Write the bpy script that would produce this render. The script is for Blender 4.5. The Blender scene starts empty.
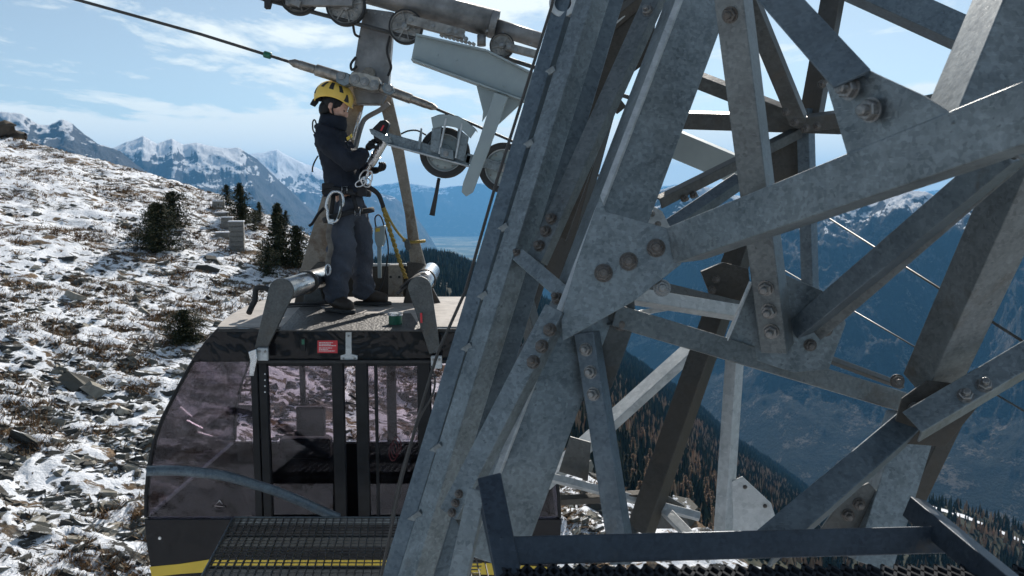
HAZE=1
import bpy, bmesh, math, random
import numpy as np
from mathutils import Vector, Matrix
random.seed(7); RNG = np.random.default_rng(7)
SC = bpy.context.scene
COL = SC.collection
F = 800.0
PT = math.atan(88/800.0)
CP, SP = math.cos(PT), math.sin(PT)
def P(px, py, Y):
    """world point on the sight line of a photo pixel at forward distance Y (camera at the origin)"""
    u = (px-512)/F; v = (288-py)/F
    y = CP+SP*v; z = -SP+CP*v
    k = Y/y
    return Vector((u*k, Y, z*k))
def PZ(px, py, z0):
    u = (px-512)/F; v = (288-py)/F
    k = z0/(-SP+CP*v)
    return Vector((u*k, (CP+SP*v)*k, z0))
def PP(px, py, pt, n):
    d = P(px, py, 1.0)
    return d*(pt.dot(n)/d.dot(n))
V = Vector
# ------------------------------------------------------------------ object helpers
WL = {}
def tag(o, label=None, cat=None, group=None, kind=None):
    if label: o['label'] = label
    if cat: o['category'] = cat
    if group: o['group'] = group
    if kind: o['kind'] = kind
    return o
def thing(name, loc, label, cat, group=None):
    o = bpy.data.objects.new(name, None); COL.objects.link(o)
    o.location = loc; WL[o] = Vector(loc); o.empty_display_size = .1
    return tag(o, label, cat, group)
def link(name, me, mat, parent=None, smooth=False, bevel=0, center=True, seg=1):
    if center and len(me.vertices):
        n = len(me.vertices); a = np.empty(n*3, 'f'); me.vertices.foreach_get('co', a); a = a.reshape(-1, 3)
        c = (a.min(0)+a.max(0))/2; a -= c; me.vertices.foreach_set('co', a.ravel()); c = Vector([float(q) for q in c])
    else: c = Vector((0, 0, 0))
    o = bpy.data.objects.new(name, me); COL.objects.link(o)
    if mat is not None: me.materials.append(mat)
    pl = WL[parent] if parent else Vector((0, 0, 0))
    o.parent = parent; o.location = c-pl; WL[o] = c
    if smooth:
        me.polygons.foreach_set('use_smooth', [True]*len(me.polygons))
    if bevel:
        b = o.modifiers.new('bevel', 'BEVEL'); b.width = bevel; b.segments = seg; b.limit_method = 'ANGLE'; b.angle_limit = .6
        b.harden_normals = False
    return o
class MB:
    def __init__(s): s.v = []; s.f = []; s.m = []; s.mi = 0; s.sm = []
    def add(s, vs, fs, smooth=False):
        k = len(s.v); s.v += [tuple(q) for q in vs]
        for f in fs: s.f.append([k+i for i in f]); s.m.append(s.mi); s.sm.append(smooth)
    def box(s, c, d, R=None):
        c = Vector(c); vs = []
        for x in (-1, 1):
            for y in (-1, 1):
                for z in (-1, 1):
                    q = Vector((x*d[0]/2, y*d[1]/2, z*d[2]/2))
                    if R is not None: q = R @ q
                    vs.append(c+q)
        s.add(vs, [(0,1,3,2),(4,6,7,5),(0,4,5,1),(2,3,7,6),(0,2,6,4),(1,5,7,3)])
        return s
    def prism(s, pts, ext):
        pts = [Vector(p) for p in pts]; n = len(pts); e = Vector(ext)
        s.add(pts+[p+e for p in pts], [list(range(n))[::-1], list(range(n, 2*n))]+[(i, (i+1) % n, n+(i+1) % n, n+i) for i in range(n)])
        return s
    def sweep(s, prof, a, b, X, Yv):
        """profile (x,y) list swept from a to b"""
        a = Vector(a); b = Vector(b)
        lo = [a+X*p[0]+Yv*p[1] for p in prof]
        return s.prism(lo, b-a)
    def tube(s, pts, r, n=8, closed=False, caps=True, flat=1.0, up=None):
        pts = [Vector(p) for p in pts]; m = len(pts)
        rs = r if isinstance(r, (list, tuple)) else [r]*m
        vs = []; prev = None
        for i, p in enumerate(pts):
            if closed: t = pts[(i+1) % m]-pts[i-1]
            else: t = pts[min(i+1, m-1)]-pts[max(i-1, 0)]
            t = t.normalized() if t.length > 1e-9 else Vector((0, 0, 1))
            if prev is None:
                g = up if up is not None else (Vector((0, 0, 1)) if abs(t.z) < .9 else Vector((1, 0, 0)))
                A = (g-t*g.dot(t)).normalized()
            else:
                A = prev-t*prev.dot(t); A = A.normalized() if A.length > 1e-6 else prev
            prev = A; B = t.cross(A)
            for k in range(n):
                q = 2*math.pi*k/n
                vs.append(p+A*(math.cos(q)*rs[i])+B*(math.sin(q)*rs[i]*flat))
        fs = []
        for i in range(m if closed else m-1):
            j = (i+1) % m
            for k in range(n): fs.append((i*n+k, i*n+(k+1) % n, j*n+(k+1) % n, j*n+k))
        s.add(vs, fs, True)
        if not closed and caps:
            k = len(s.v)-len(vs)
            s.f.append([k+i for i in range(n)][::-1]); s.m.append(s.mi); s.sm.append(False)
            s.f.append([k+(m-1)*n+i for i in range(n)]); s.m.append(s.mi); s.sm.append(False)
        return s
    def cyl(s, a, b, r, n=20, r2=None):
        return s.tube([a, b], [r, r if r2 is None else r2], n)
    def lathe(s, c, ax, prof, n=32, closed=False):
        """prof list of (radius, along) swept round the axis"""
        c = Vector(c); ax = Vector(ax).normalized()
        g = Vector((0, 0, 1)) if abs(ax.z) < .9 else Vector((1, 0, 0))
        A = (g-ax*g.dot(ax)).normalized(); B = ax.cross(A); vs = []
        for r, h in prof:
            for k in range(n):
                q = 2*math.pi*k/n; vs.append(c+ax*h+(A*math.cos(q)+B*math.sin(q))*r)
        m = len(prof); fs = []
        for i in range(m if closed else m-1):
            j = (i+1) % m
            for k in range(n): fs.append((i*n+k, j*n+k, j*n+(k+1) % n, i*n+(k+1) % n))
        s.add(vs, fs, False)
        return s
    def ell(s, c, r, R=None, nu=20, nv=12):
        vs = []; fs = []; c = Vector(c)
        for i in range(nv+1):
            th = math.pi*i/nv
            for k in range(nu):
                ph = 2*math.pi*k/nu
                q = Vector((math.sin(th)*math.cos(ph)*r[0], math.sin(th)*math.sin(ph)*r[1], math.cos(th)*r[2]))
                if R is not None: q = R @ q
                vs.append(c+q)
        for i in range(nv):
            for k in range(nu): fs.append((i*nu+k, (i+1)*nu+k, (i+1)*nu+(k+1) % nu, i*nu+(k+1) % nu))
        s.add(vs, fs, True); return s
    def mesh(s, name, fix=True):
        me = bpy.data.meshes.new(name); me.from_pydata(s.v, [], s.f)
        me.polygons.foreach_set('material_index', s.m); me.polygons.foreach_set('use_smooth', s.sm)
        if fix:
            bm = bmesh.new(); bm.from_mesh(me); bmesh.ops.recalc_face_normals(bm, faces=bm.faces); bm.to_mesh(me); bm.free()
        me.update(); return me
    def build(s, name, mat, parent=None, bevel=0, **k):
        mats = mat if isinstance(mat, (list, tuple)) else [mat]
        me = s.mesh(name); o = link(name, me, mats[0], parent, bevel=bevel, **k)
        for q in mats[1:]: me.materials.append(q)
        return o
def npmesh(name, v, f, mat, smooth=False, kind=None, label=None, fi=None, mats=None):
    """large mesh from numpy arrays (all faces of the same size)"""
    me = bpy.data.meshes.new(name); v = np.ascontiguousarray(v, 'f'); f = np.ascontiguousarray(f, 'i')
    nv, nf, k = len(v), len(f), f.shape[1]
    me.vertices.add(nv); me.vertices.foreach_set('co', v.ravel())
    me.loops.add(nf*k); me.loops.foreach_set('vertex_index', f.ravel())
    me.polygons.add(nf); me.polygons.foreach_set('loop_start', np.arange(nf, dtype='i')*k)
    if fi is not None: me.polygons.foreach_set('material_index', fi)
    me.update(calc_edges=True)
    me.polygons.foreach_set('use_smooth', [smooth]*nf)
    o = bpy.data.objects.new(name, me); COL.objects.link(o); WL[o] = Vector((0, 0, 0))
    for m in (mats or [mat]): me.materials.append(m)
    if kind: o['kind'] = kind
    if label: o['label'] = label
    return o
def clone(o, loc=None, rotz=None, scale=None, label=None):
    c = o.copy(); COL.objects.link(c); c.parent = None
    if loc is not None: c.location = loc
    if rotz is not None: c.rotation_euler = (0, 0, rotz)
    if scale is not None: c.scale = (scale,)*3 if not isinstance(scale, tuple) else scale
    if label: c['label'] = label
    for ch in list(o.children):
        d = ch.copy(); COL.objects.link(d); d.parent = c
        for g in list(ch.children):
            e = g.copy(); COL.objects.link(e); e.parent = d
    return c
# ------------------------------------------------------------------ noise
_T = np.random.default_rng(3).random((256, 256))
def vn(x, y, s=0):
    x = np.asarray(x, float)+s*17.31; y = np.asarray(y, float)+s*9.77
    xi = np.floor(x).astype(int); yi = np.floor(y).astype(int); fx = x-xi; fy = y-yi
    fx = fx*fx*fx*(fx*(fx*6-15)+10); fy = fy*fy*fy*(fy*(fy*6-15)+10)
    g = lambda a, b: _T[(a) % 256, (b) % 256]
    return (g(xi, yi)*(1-fx)+g(xi+1, yi)*fx)*(1-fy)+(g(xi, yi+1)*(1-fx)+g(xi+1, yi+1)*fx)*fy
def fbm(x, y, o=5, s=0, g=.5):
    a = 1.; t = 0.; n = 0.; c, q = .8, .6
    for i in range(o):
        t = t+a*(vn(x, y, s+i)*2-1); n += a; a *= g; x, y = (c*x-q*y)*2.03, (q*x+c*y)*2.03
    return t/n
def ridged(x, y, o=5, s=0, g=.5):
    a = 1.; t = 0.; n = 0.; c, q = .8, .6
    for i in range(o):
        r = 1-np.abs(vn(x, y, s+i)*2-1); t = t+a*r*r; n += a; a *= g; x, y = (c*x-q*y)*2.03, (q*x+c*y)*2.03
    return t/n
# ------------------------------------------------------------------ material helpers
class NT:
    def __init__(s, name):
        s.m = bpy.data.materials.new(name); s.m.use_nodes = True; s.t = s.m.node_tree; s.n = s.t.nodes; s.b = s.n['Principled BSDF']
        s.out = s.n['Material Output']
    def node(s, ty, **k):
        n = s.n.new(ty)
        for a, b in k.items():
            if a in n.inputs.keys() if False else False: pass
            setattr(n, a, b)
        return n
    def l(s, a, b): s.t.links.new(a, b)
    def coord(s, kind='Object'):
        if not hasattr(s, '_c'): s._c = s.n.new('ShaderNodeTexCoord')
        return s._c.outputs[kind]
    def noise(s, scale, detail=6, rough=.6, vec=None, dist=0):
        n = s.n.new('ShaderNodeTexNoise'); n.inputs['Scale'].default_value = scale; n.inputs['Detail'].default_value = detail
        n.inputs['Roughness'].default_value = rough; n.inputs['Distortion'].default_value = dist
        s.l(vec if vec is not None else s.coord(), n.inputs['Vector']); return n.outputs['Fac']
    def vor(s, scale, vec=None, out='Color', feature='F1'):
        n = s.n.new('ShaderNodeTexVoronoi'); n.inputs['Scale'].default_value = scale; n.feature = feature
        s.l(vec if vec is not None else s.coord(), n.inputs['Vector']); return n.outputs[out]
    def ramp(s, fac, stops):
        n = s.n.new('ShaderNodeValToRGB'); e = n.color_ramp.elements
        while len(e) > 1: e.remove(e[-1])
        for i, (p, c) in enumerate(stops):
            q = e[0] if i == 0 else e.new(p)
            q.position = p; q.color = (c if len(c) == 4 else (*c, 1)) if isinstance(c, tuple) else (c, c, c, 1)
        s.l(fac, n.inputs['Fac']); return n.outputs['Color']
    def mix(s, f, a, b, mode='MIX'):
        n = s.n.new('ShaderNodeMix'); n.data_type = 'RGBA'; n.blend_type = mode
        for v, k in ((f, 0), (a, 6), (b, 7)):
            if isinstance(v, bpy.types.NodeSocket): s.l(v, n.inputs[k])
            else: n.inputs[k].default_value = v if k == 0 else ((*v, 1) if len(v) == 3 else v)
        return n.outputs[2]
    def math(s, op, a, b=0.0, c=None):
        n = s.n.new('ShaderNodeMath'); n.operation = op
        for i, v in enumerate((a, b) if c is None else (a, b, c)):
            if isinstance(v, bpy.types.NodeSocket): s.l(v, n.inputs[i])
            else: n.inputs[i].default_value = v
        return n.outputs[0]
    def bump(s, h, strength=.3, dist=.01):
        n = s.n.new('ShaderNodeBump'); n.inputs['Strength'].default_value = strength; n.inputs['Distance'].default_value = dist
        s.l(h, n.inputs['Height']); s.l(n.outputs['Normal'], s.b.inputs['Normal']); return n
    def set(s, **k):
        mp = dict(base='Base Color', rough='Roughness', metal='Metallic', spec='Specular IOR Level', coat='Coat Weight', coatr='Coat Roughness', trans='Transmission Weight', sub='Subsurface Weight', sheen='Sheen Weight', alpha='Alpha')
        for a, v in k.items():
            i = s.b.inputs[mp[a]]
            if isinstance(v, bpy.types.NodeSocket): s.l(v, i)
            elif isinstance(v, tuple): i.default_value = (*v, 1)
            else: i.default_value = v
        return s
def simple(name, c1, c2=None, rough=.6, metal=0., scale=8, bump=.15, dist=.004, rv=.15, coat=0., spec=.5, detail=6):
    t = NT(name); c2 = c2 or tuple(q*.7 for q in c1)
    f = t.noise(scale, detail)
    t.set(base=t.ramp(f, [(.3, c2), (.7, c1)]), metal=metal, coat=coat, spec=spec)
    g = t.noise(scale*2.7, 4)
    t.set(rough=t.math('MULTIPLY_ADD', g, rv*2, rough-rv))
    if bump: t.bump(t.noise(scale*7, 5), bump, dist)
    return t.m
def galv(name, lo, hi, stain=(.10, .085, .07), st=.62, metal=.45, rough=.42, sp=95, dirt=0.0):
    t = NT(name)
    sx = t.vor(sp); bw = t.n.new('ShaderNodeRGBToBW'); t.l(sx, bw.inputs[0])
    a = t.math('ADD', t.math('MULTIPLY', bw.outputs[0], .24), t.math('MULTIPLY', t.noise(7, 9, .68, dist=.5), .80))
    base = t.ramp(a, [(.28, lo), (.76, hi)])
    big = t.noise(3.2, 8, .68, dist=1.2)
    base = t.mix(t.ramp(big, [(st, 0.), (st+.12, .75)]), base, stain)
    # pale bloom of zinc oxide and small scratches
    sc = t.n.new('ShaderNodeMapping'); sc.inputs['Scale'].default_value = (6, 6, 90); t.l(t.coord(), sc.inputs['Vector'])
    scr = t.noise(6, 3, .5, vec=sc.outputs[0])
    base = t.mix(t.ramp(scr, [(.62, 0.), (.72, .35)]), base, tuple(min(1, q*1.5) for q in hi))
    spots = t.noise(60, 3, .6)
    base = t.mix(t.ramp(spots, [(.68, 0.), (.74, .55)]), base, tuple(q*.4 for q in lo))
    if dirt: base = t.mix(t.ramp(t.noise(1.7, 6, .7), [(.35, 0.), (.65, dirt)]), base, (.06, .048, .036))
    t.set(base=base, metal=metal, rough=t.math('MULTIPLY_ADD', a, .35, rough-.15))
    t.bump(t.math('ADD', t.noise(40, 5), t.math('MULTIPLY', bw.outputs[0], .25)), .28, .003)
    return t.m
M = {}
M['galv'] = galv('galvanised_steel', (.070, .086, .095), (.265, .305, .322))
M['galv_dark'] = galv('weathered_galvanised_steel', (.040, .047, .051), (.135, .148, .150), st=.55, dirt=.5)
M['galv_dirty'] = galv('grimy_and_shaded_steel', (.035, .035, .034), (.11, .106, .098), st=.5, dirt=.7, rough=.5)  # grimy steel; on the recess filler its darkness is shade put into the colour
M['galv_blue'] = galv('bluish_and_shaded_zinc_steel', (.050, .070, .088), (.165, .205, .235))  # bluish zinc; on the twin leg it also carries shade in its colour
M['galv_light'] = galv('pale_and_sunlit_steel', (.30, .32, .33), (.58, .60, .60), st=.74, sp=60, metal=.3)  # pale zinc; on several braces the paleness is sunlight put into the colour
M['galv_brown'] = galv('brown_stained_steel', (.17, .145, .115), (.36, .32, .27), stain=(.12, .07, .035), st=.5, metal=.35, dirt=.35)
M['bolt'] = galv('bolt_steel', (.13, .125, .12), (.34, .335, .325), st=.5, metal=.75, rough=.35, sp=200)
M['bolt_rust'] = galv('rusty_bolt_steel', (.06, .052, .048), (.19, .175, .16), stain=(.075, .05, .035), st=.45, metal=.4, rough=.5, sp=200)
M['kerb'] = galv('dark_blue_steel', (.020, .028, .040), (.060, .078, .100), st=.6)
M['galv_tan'] = galv('brownish_zinc_steel', (.072, .082, .086), (.210, .232, .236), st=.56)
M['mesh'] = simple('dirty_dark_mesh', (.035, .040, .048), (.018, .021, .026), .85, 0, 12, .2, .002, spec=.1)
M['paint_grey'] = simple('grey_painted_steel', (.30, .345, .345), (.245, .285, .29), .42, .15, 5, .12, .003)
M['cast'] = simple('cast_steel', (.36, .34, .31), (.13, .12, .11), .45, .5, 14, .5, .006)
M['tube'] = simple('weathered_steel_tube', (.30, .29, .28), (.085, .083, .082), .45, .3, 5, .35, .006)
M['socket'] = simple('greasy_polished_socket', (.42, .38, .33), (.14, .125, .11), .33, .75, 18, .25, .003)
M['chrome'] = simple('bright_steel_tube', (.62, .62, .62), (.38, .38, .38), .24, .95, 9, .1, .002, rv=.08)
M['rubber'] = simple('black_rubber', (.035, .035, .036), (.02, .02, .02), .75, 0, 20, .4, .003)
M['rope'] = None
def rope_mat(name, c1, c2, scale=160):
    t = NT(name); n = t.n.new('ShaderNodeTexWave'); n.wave_type = 'BANDS'; n.bands_direction = 'DIAGONAL'; n.inputs['Scale'].default_value = scale; n.inputs['Distortion'].default_value = .5
    t.l(t.coord(), n.inputs['Vector']); t.set(base=t.ramp(n.outputs['Fac'], [(.2, c2), (.8, c1)]), rough=.5, metal=.3); t.bump(n.outputs['Fac'], .6, .004); return t.m
M['rope'] = rope_mat('steel_wire_rope', (.12, .115, .11), (.03, .03, .03))
M['yrope'] = rope_mat('yellow_rope', (.55, .40, .10), (.16, .11, .03), 90)
M['black'] = simple('black_plastic', (.016, .017, .019), (.009, .009, .010), .5, 0, 12, .15, .002, spec=.25)
M['black_paint'] = simple('glossy_black_paint', (.016, .016, .018), (.010, .010, .012), .2, 0, 2.5, 0, 0, rv=.05, coat=0, spec=.3)
M['yellow_paint'] = simple('yellow_paint', (.72, .50, .045), (.62, .42, .04), .35, 0, 4, .05, .002, rv=.08)
M['red_sign'] = simple('red_label_plastic', (.60, .03, .04), (.52, .025, .035), .4, 0, 20, 0, 0, rv=.05)
M['white_ink'] = simple('white_lettering', (.78, .76, .75), (.70, .68, .67), .5, 0, 20, 0, 0, rv=.05)
M['green'] = simple('green_tape', (.01, .13, .075), (.008, .09, .05), .4, 0, 20, .1, .002, rv=.1)
M['jacket'] = simple('navy_black_softshell', (.022, .027, .040), (.012, .015, .023), .78, 0, 7, .7, .012, spec=.25)
M['trousers'] = simple('slate_grey_work_cloth', (.088, .098, .122), (.055, .063, .080), .85, 0, 6, .8, .012, spec=.2)
M['skin'] = simple('face_skin', (.66, .40, .30), (.56, .31, .225), .5, 0, 25, .08, .002, rv=.06)
M['helmet'] = simple('yellow_helmet_shell', (.90, .60, .12), (.82, .52, .09), .38, 0, 10, .04, .002, rv=.08)
M['boot'] = simple('brown_black_leather', (.045, .030, .020), (.018, .014, .011), .55, 0, 16, .5, .004)
M['webbing'] = simple('black_webbing', (.020, .020, .022), (.011, .011, .012), .8, 0, 40, .5, .003)
M['alu'] = simple('brushed_aluminium', (.66, .67, .68), (.48, .49, .5), .28, .9, 30, .1, .001, rv=.08)
M['roof'] = simple('rough_white_roof_coating', (.42, .39, .365), (.27, .25, .235), .8, 0, 9, .5, .004, detail=10)
M['interior'] = simple('dark_interior_panel', (.020, .020, .022), (.012, .012, .013), .7, 0, 8, .1, .002, spec=.2)
M['seat_grey'] = simple('grey_seat_cover', (.022, .022, .024), (.014, .014, .015), .7, 0, 10, .3, .004)
# ================================================================== camera, sun, sky
cam = bpy.data.cameras.new('camera'); co = bpy.data.objects.new('camera', cam); COL.objects.link(co)
cam.lens = 36*F/1024; cam.sensor_width = 36; cam.clip_start = .05; cam.clip_end = 200000
co.location = (0, 0, 0); co.rotation_euler = (math.pi/2-PT, 0, 0)
cam.dof.use_dof = True; cam.dof.focus_distance = 4.6; cam.dof.aperture_fstop = 7.0
SC.camera = co
SUN_EL, SUN_AZ = math.radians(34), math.radians(14)      # ahead of the camera, a little to the right
SUND = Vector((math.sin(SUN_AZ)*math.cos(SUN_EL), math.cos(SUN_AZ)*math.cos(SUN_EL), math.sin(SUN_EL)))
sl = bpy.data.lights.new('sun', 'SUN'); so = bpy.data.objects.new('sun', sl); COL.objects.link(so)
sl.energy = 4.3; sl.angle = math.radians(.53); sl.color = (1, .93, .84)
so.rotation_euler = (-SUND).to_track_quat('-Z', 'Y').to_euler(); so.location = SUND*60
w = bpy.data.worlds.new('World'); SC.world = w; w.use_nodes = True
wt = w.node_tree; bg = wt.nodes['Background']
sky = wt.nodes.new('ShaderNodeTexSky'); sky.sky_type = 'NISHITA'; sky.sun_disc = False
sky.sun_elevation = SUN_EL; sky.sun_rotation = SUN_AZ; sky.altitude = 2000; sky.air_density = 1.0; sky.dust_density = .9; sky.ozone_density = 1.2
bg.inputs['Strength'].default_value = .078
# thin high clouds in the sky, laid on a flat layer: direction / height
tc = wt.nodes.new('ShaderNodeTexCoord'); sep = wt.nodes.new('ShaderNodeSeparateXYZ'); wt.links.new(tc.outputs['Generated'], sep.inputs[0])
def wm(op, a, b=0.):
    n = wt.nodes.new('ShaderNodeMath'); n.operation = op
    for i, v in enumerate((a, b)):
        if isinstance(v, bpy.types.NodeSocket): wt.links.new(v, n.inputs[i])
        else: n.inputs[i].default_value = v
    return n.outputs[0]
zz = wm('MAXIMUM', wm('ADD', sep.outputs[2], .03), .02)
cx = wm('DIVIDE', sep.outputs[0], zz); cy = wm('DIVIDE', sep.outputs[1], zz)
cmb = wt.nodes.new('ShaderNodeCombineXYZ'); wt.links.new(cx, cmb.inputs[0]); wt.links.new(wm('MULTIPLY', cy, 1.0), cmb.inputs[1])
def wn(scale, det, off, rough=.55):
    mp = wt.nodes.new('ShaderNodeMapping'); mp.inputs['Location'].default_value = off; wt.links.new(cmb.outputs[0], mp.inputs['Vector'])
    mp.inputs['Scale'].default_value = (1, .55, 1)
    n = wt.nodes.new('ShaderNodeTexNoise'); n.inputs['Scale'].default_value = scale; n.inputs['Detail'].default_value = det; n.inputs['Roughness'].default_value = rough
    n.inputs['Distortion'].default_value = .25
    wt.links.new(mp.outputs[0], n.inputs['Vector']); return n.outputs['Fac']
cl0 = wm('ADD', wm('MULTIPLY', wn(1.5, 9, (3.3, 1.7, 0), .62), .8), wm('MULTIPLY', wn(.33, 3, (7.1, 2.2, 0)), .35))
cl = wm('ADD', cl0, wm('MULTIPLY', wm('MAXIMUM', wm('SUBTRACT', .11, wm('ABSOLUTE', sep.outputs[2])), 0.), 6.5))
rp = wt.nodes.new('ShaderNodeValToRGB'); rp.color_ramp.elements[0].position = .585; rp.color_ramp.elements[0].color = (0, 0, 0, 1)
rp.color_ramp.elements[1].position = .68; rp.color_ramp.elements[1].color = (1, 1, 1, 1)
wt.links.new(cl, rp.inputs['Fac'])
mx = wt.nodes.new('ShaderNodeMix'); mx.data_type = 'RGBA'
wt.links.new(wm('MULTIPLY', rp.outputs['Color'], .95), mx.inputs[0]); tn = wt.nodes.new('ShaderNodeMix'); tn.data_type = 'RGBA'; tn.blend_type = 'MULTIPLY'; tn.inputs[0].default_value = 1; wt.links.new(sky.outputs[0], tn.inputs[6]); tn.inputs[7].default_value = (.89, 1, .93, 1); hsn = wt.nodes.new('ShaderNodeHueSaturation'); hsn.inputs['Saturation'].default_value = .66; wt.links.new(tn.outputs[2], hsn.inputs['Color']); wt.links.new(hsn.outputs[0], mx.inputs[6]); mx.inputs[7].default_value = (9.4, 9.9, 9.5, 1)
wt.links.new(mx.outputs[2], bg.inputs['Color'])
vs = SC.view_settings; vs.view_transform = 'Standard'; vs.look = 'None'; vs.gamma = 1; vs.use_curve_mapping = False; vs.exposure = .62
SC.cycles.use_denoising = True
SC.cycles.max_bounces = 8; SC.cycles.transparent_max_bounces = 16; SC.cycles.volume_bounces = 1
SC.cycles.use_adaptive_sampling = True

# ================================================================== terrain
def steep(t, lo, hi):
    g = t.n.new('ShaderNodeNewGeometry'); s = t.n.new('ShaderNodeSeparateXYZ'); t.l(g.outputs['Normal'], s.inputs[0]); return s.outputs[2]
def mountain_mat(name, snow_z, band, rock, wood, wood_z, sc=1/900):
    t = NT(name); g = t.n.new('ShaderNodeNewGeometry'); s = t.n.new('ShaderNodeSeparateXYZ'); t.l(g.outputs['Position'], s.inputs[0])
    pos = g.outputs['Position']; nz = steep(t, 0, 1)
    n1 = t.noise(sc, 10, .62, vec=pos, dist=.6); n2 = t.noise(sc*6, 8, .65, vec=pos, dist=.4)
    h = t.math('ADD', s.outputs[2], t.math('MULTIPLY', t.math('SUBTRACT', n1, .5), band*2.2))
    h = t.math('ADD', h, t.math('MULTIPLY', t.math('SUBTRACT', n2, .5), band*2.6))
    h = t.math('ADD', h, t.math('MULTIPLY', t.math('SUBTRACT', nz, .78), band*4))
    sn = t.ramp(t.math('DIVIDE', t.math('SUBTRACT', h, snow_z-band*.5), band), [(.36, 0.), (.62, 1.)])
    wd = t.ramp(t.math('DIVIDE', t.math('SUBTRACT', h, wood_z-band*.5), band), [(0., 0.), (1., 1.)])
    rk = t.ramp(n2, [(.35, tuple(q*.55 for q in rock)), (.65, rock)])
    wo = t.ramp(t.noise(sc*30, 8, .75, vec=pos), [(.42, tuple(q*.4 for q in wood)), (.62, wood)])
    wo = t.mix(t.ramp(t.math('ADD', t.math('MULTIPLY', t.noise(sc*5, 6, .7, vec=pos), .7), t.math('MULTIPLY', t.noise(sc*60, 5, .7, vec=pos), .3)), [(.53, 0.), (.60, .85)]), wo, (.17, .14, .11))
    t.bump(t.noise(sc*40, 6, .75, vec=pos), 1.0, 30)
    c = t.mix(wd, wo, rk); c = t.mix(sn, c, (.82, .84, .88))
    t.set(base=c, rough=.9, spec=.1); return t.m
def layer(name, pts, D, fd, fz, amp, mat, nu=500, nt=110, L=1400., p=1.0, seed=0, jag=1.6, behind=.35, u0=None, u1=None, label=None, kind='structure'):
    px = np.linspace(u0 if u0 is not None else pts[0][0], u1 if u1 is not None else pts[-1][0], nu)
    xs = [q[0] for q in pts]; py = np.interp(px, xs, [q[1] for q in pts])
    Dd = D if not isinstance(D, list) else None
    Dv = np.full(nu, float(D)) if Dd is not None else np.interp(px, [q[0] for q in D], [q[1] for q in D])
    v = (288-py)/F; rz = (-SP+CP*v)/(CP+SP*v)*Dv; kx = (px-512)/F/(CP+SP*v)
    t = np.linspace(0, 1+behind, nt)
    T, _ = np.meshgrid(t, px, indexing='ij')
    fdv = np.full(nu, float(fd)) if not isinstance(fd, list) else np.interp(px, [q[0] for q in fd], [q[1] for q in fd])
    fzv = np.full(nu, float(fz)) if not isinstance(fz, list) else np.interp(px, [q[0] for q in fz], [q[1] for q in fz])
    Y = fdv+(Dv-fdv)*T; X = kx*Y
    Tc = np.clip(T, 0, 1)
    Z = fzv+(rz-fzv)*Tc**p
    Z = np.where(T > 1, rz-(T-1)*np.abs(Dv-fdv)*.75, Z)
    win = np.sin(np.pi*np.clip(Tc, 0, 1))**.6*(T <= 1)*np.clip(Tc/.4, 0, 1)**1.3
    S = kx*Dv
    wx = fbm(X/L/2, Y/L/2, 3, seed+5)*.8
    g = ridged(S/L+wx, Y/(L*3.2)+wx, 6, seed)-.45
    g2 = fbm(X/L*2.2, Y/L*2.2, 6, seed+9)
    Z = Z+amp*win*(g*1.0+g2*.45)+amp*.30*np.clip(win*1.6, 0, 1)*(ridged(X/L*3.1+Y/L, Y/L*2.4, 6, seed+15, .62)-.45)
    jn = (ridged(S/(L*.35)+Y/L*.9, Y/(L*.5)+seed, 6, seed+2, .6)-.5)*jag*2*Dv/F
    Z = Z+jn*np.clip((Tc-.7)/.3, 0, 1)
    vt = np.stack([X, Y, Z], -1).reshape(-1, 3)
    i, j = np.meshgrid(np.arange(nt-1), np.arange(nu-1), indexing='ij'); a = (i*nu+j).ravel()
    o = npmesh(name, vt, np.stack([a, a+1, a+nu+1, a+nu], -1), mat, True, kind, label)
    return o, (X, Y, Z, T)
mm1 = mountain_mat('near_range_rock_and_snow', 700, 420, (.10, .10, .105), (.05, .05, .04), -350)
mm2 = mountain_mat('snow_range_rock', 520, 520, (.085, .088, .10), (.045, .05, .04), -420)
mmr = mountain_mat('wooded_valley_side', -40, 190, (.09, .085, .08), (.012, .018, .014), -330, 1/700)
layer('mountain_range', [(-500, 90), (-200, 100), (0, 111), (23, 113), (37, 123), (50, 124), (63, 119), (72, 122), (84, 133), (97, 143), (120, 150), (143, 169), (200, 200), (300, 262)], 7000, 4300, -700, 330, mm1, 520, 130, 1100, seed=1)
layer('mountain_range', [(20, 175), (70, 158), (120, 145), (143, 137), (157, 145), (172, 139), (183, 145), (197, 142), (220, 147), (240, 147), (257, 157), (273, 173), (310, 208), (345, 236), (380, 256), (430, 285)], 10500, 6000, -1150, 420, mm2, 520, 130, 1700, seed=4)
layer('mountain_range', [(180, 175), (225, 160), (250, 153), (264, 152), (277, 149), (293, 158), (317, 168), (335, 176), (360, 187), (395, 198), (415, 214), (430, 236), (445, 262), (470, 290)], 16500, 10500, -1150, 480, mm2, 420, 90, 2400, seed=8)
layer('mountain_range', [(-420, 180), (200, 182), (300, 178), (330, 176), (370, 186), (400, 181), (440, 188), (480, 183), (520, 189), (570, 182), (640, 187), (690, 183), (760, 190), (830, 186), (900, 192), (1000, 186), (1420, 180)], 28000, 25800, -1150, 500, mm2, 700, 60, 4200, seed=13)
layer('valley_side', [(478, 266), (500, 252), (530, 236), (565, 214), (600, 205), (640, 196), (680, 185), (700, 186), (740, 196), (790, 193), (830, 199), (870, 201), (905, 194), (935, 199), (965, 196), (1000, 198), (1060, 188), (1200, 172), (1500, 160)],
      [(478, 11000), (620, 7500), (760, 6000), (1024, 5200), (1500, 5200)], [(478, 9000), (620, 5200), (800, 3000), (1024, 2500), (1500, 2400)], -1150, 430, mmr, 900, 220, 800, seed=21, jag=1.2)
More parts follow.
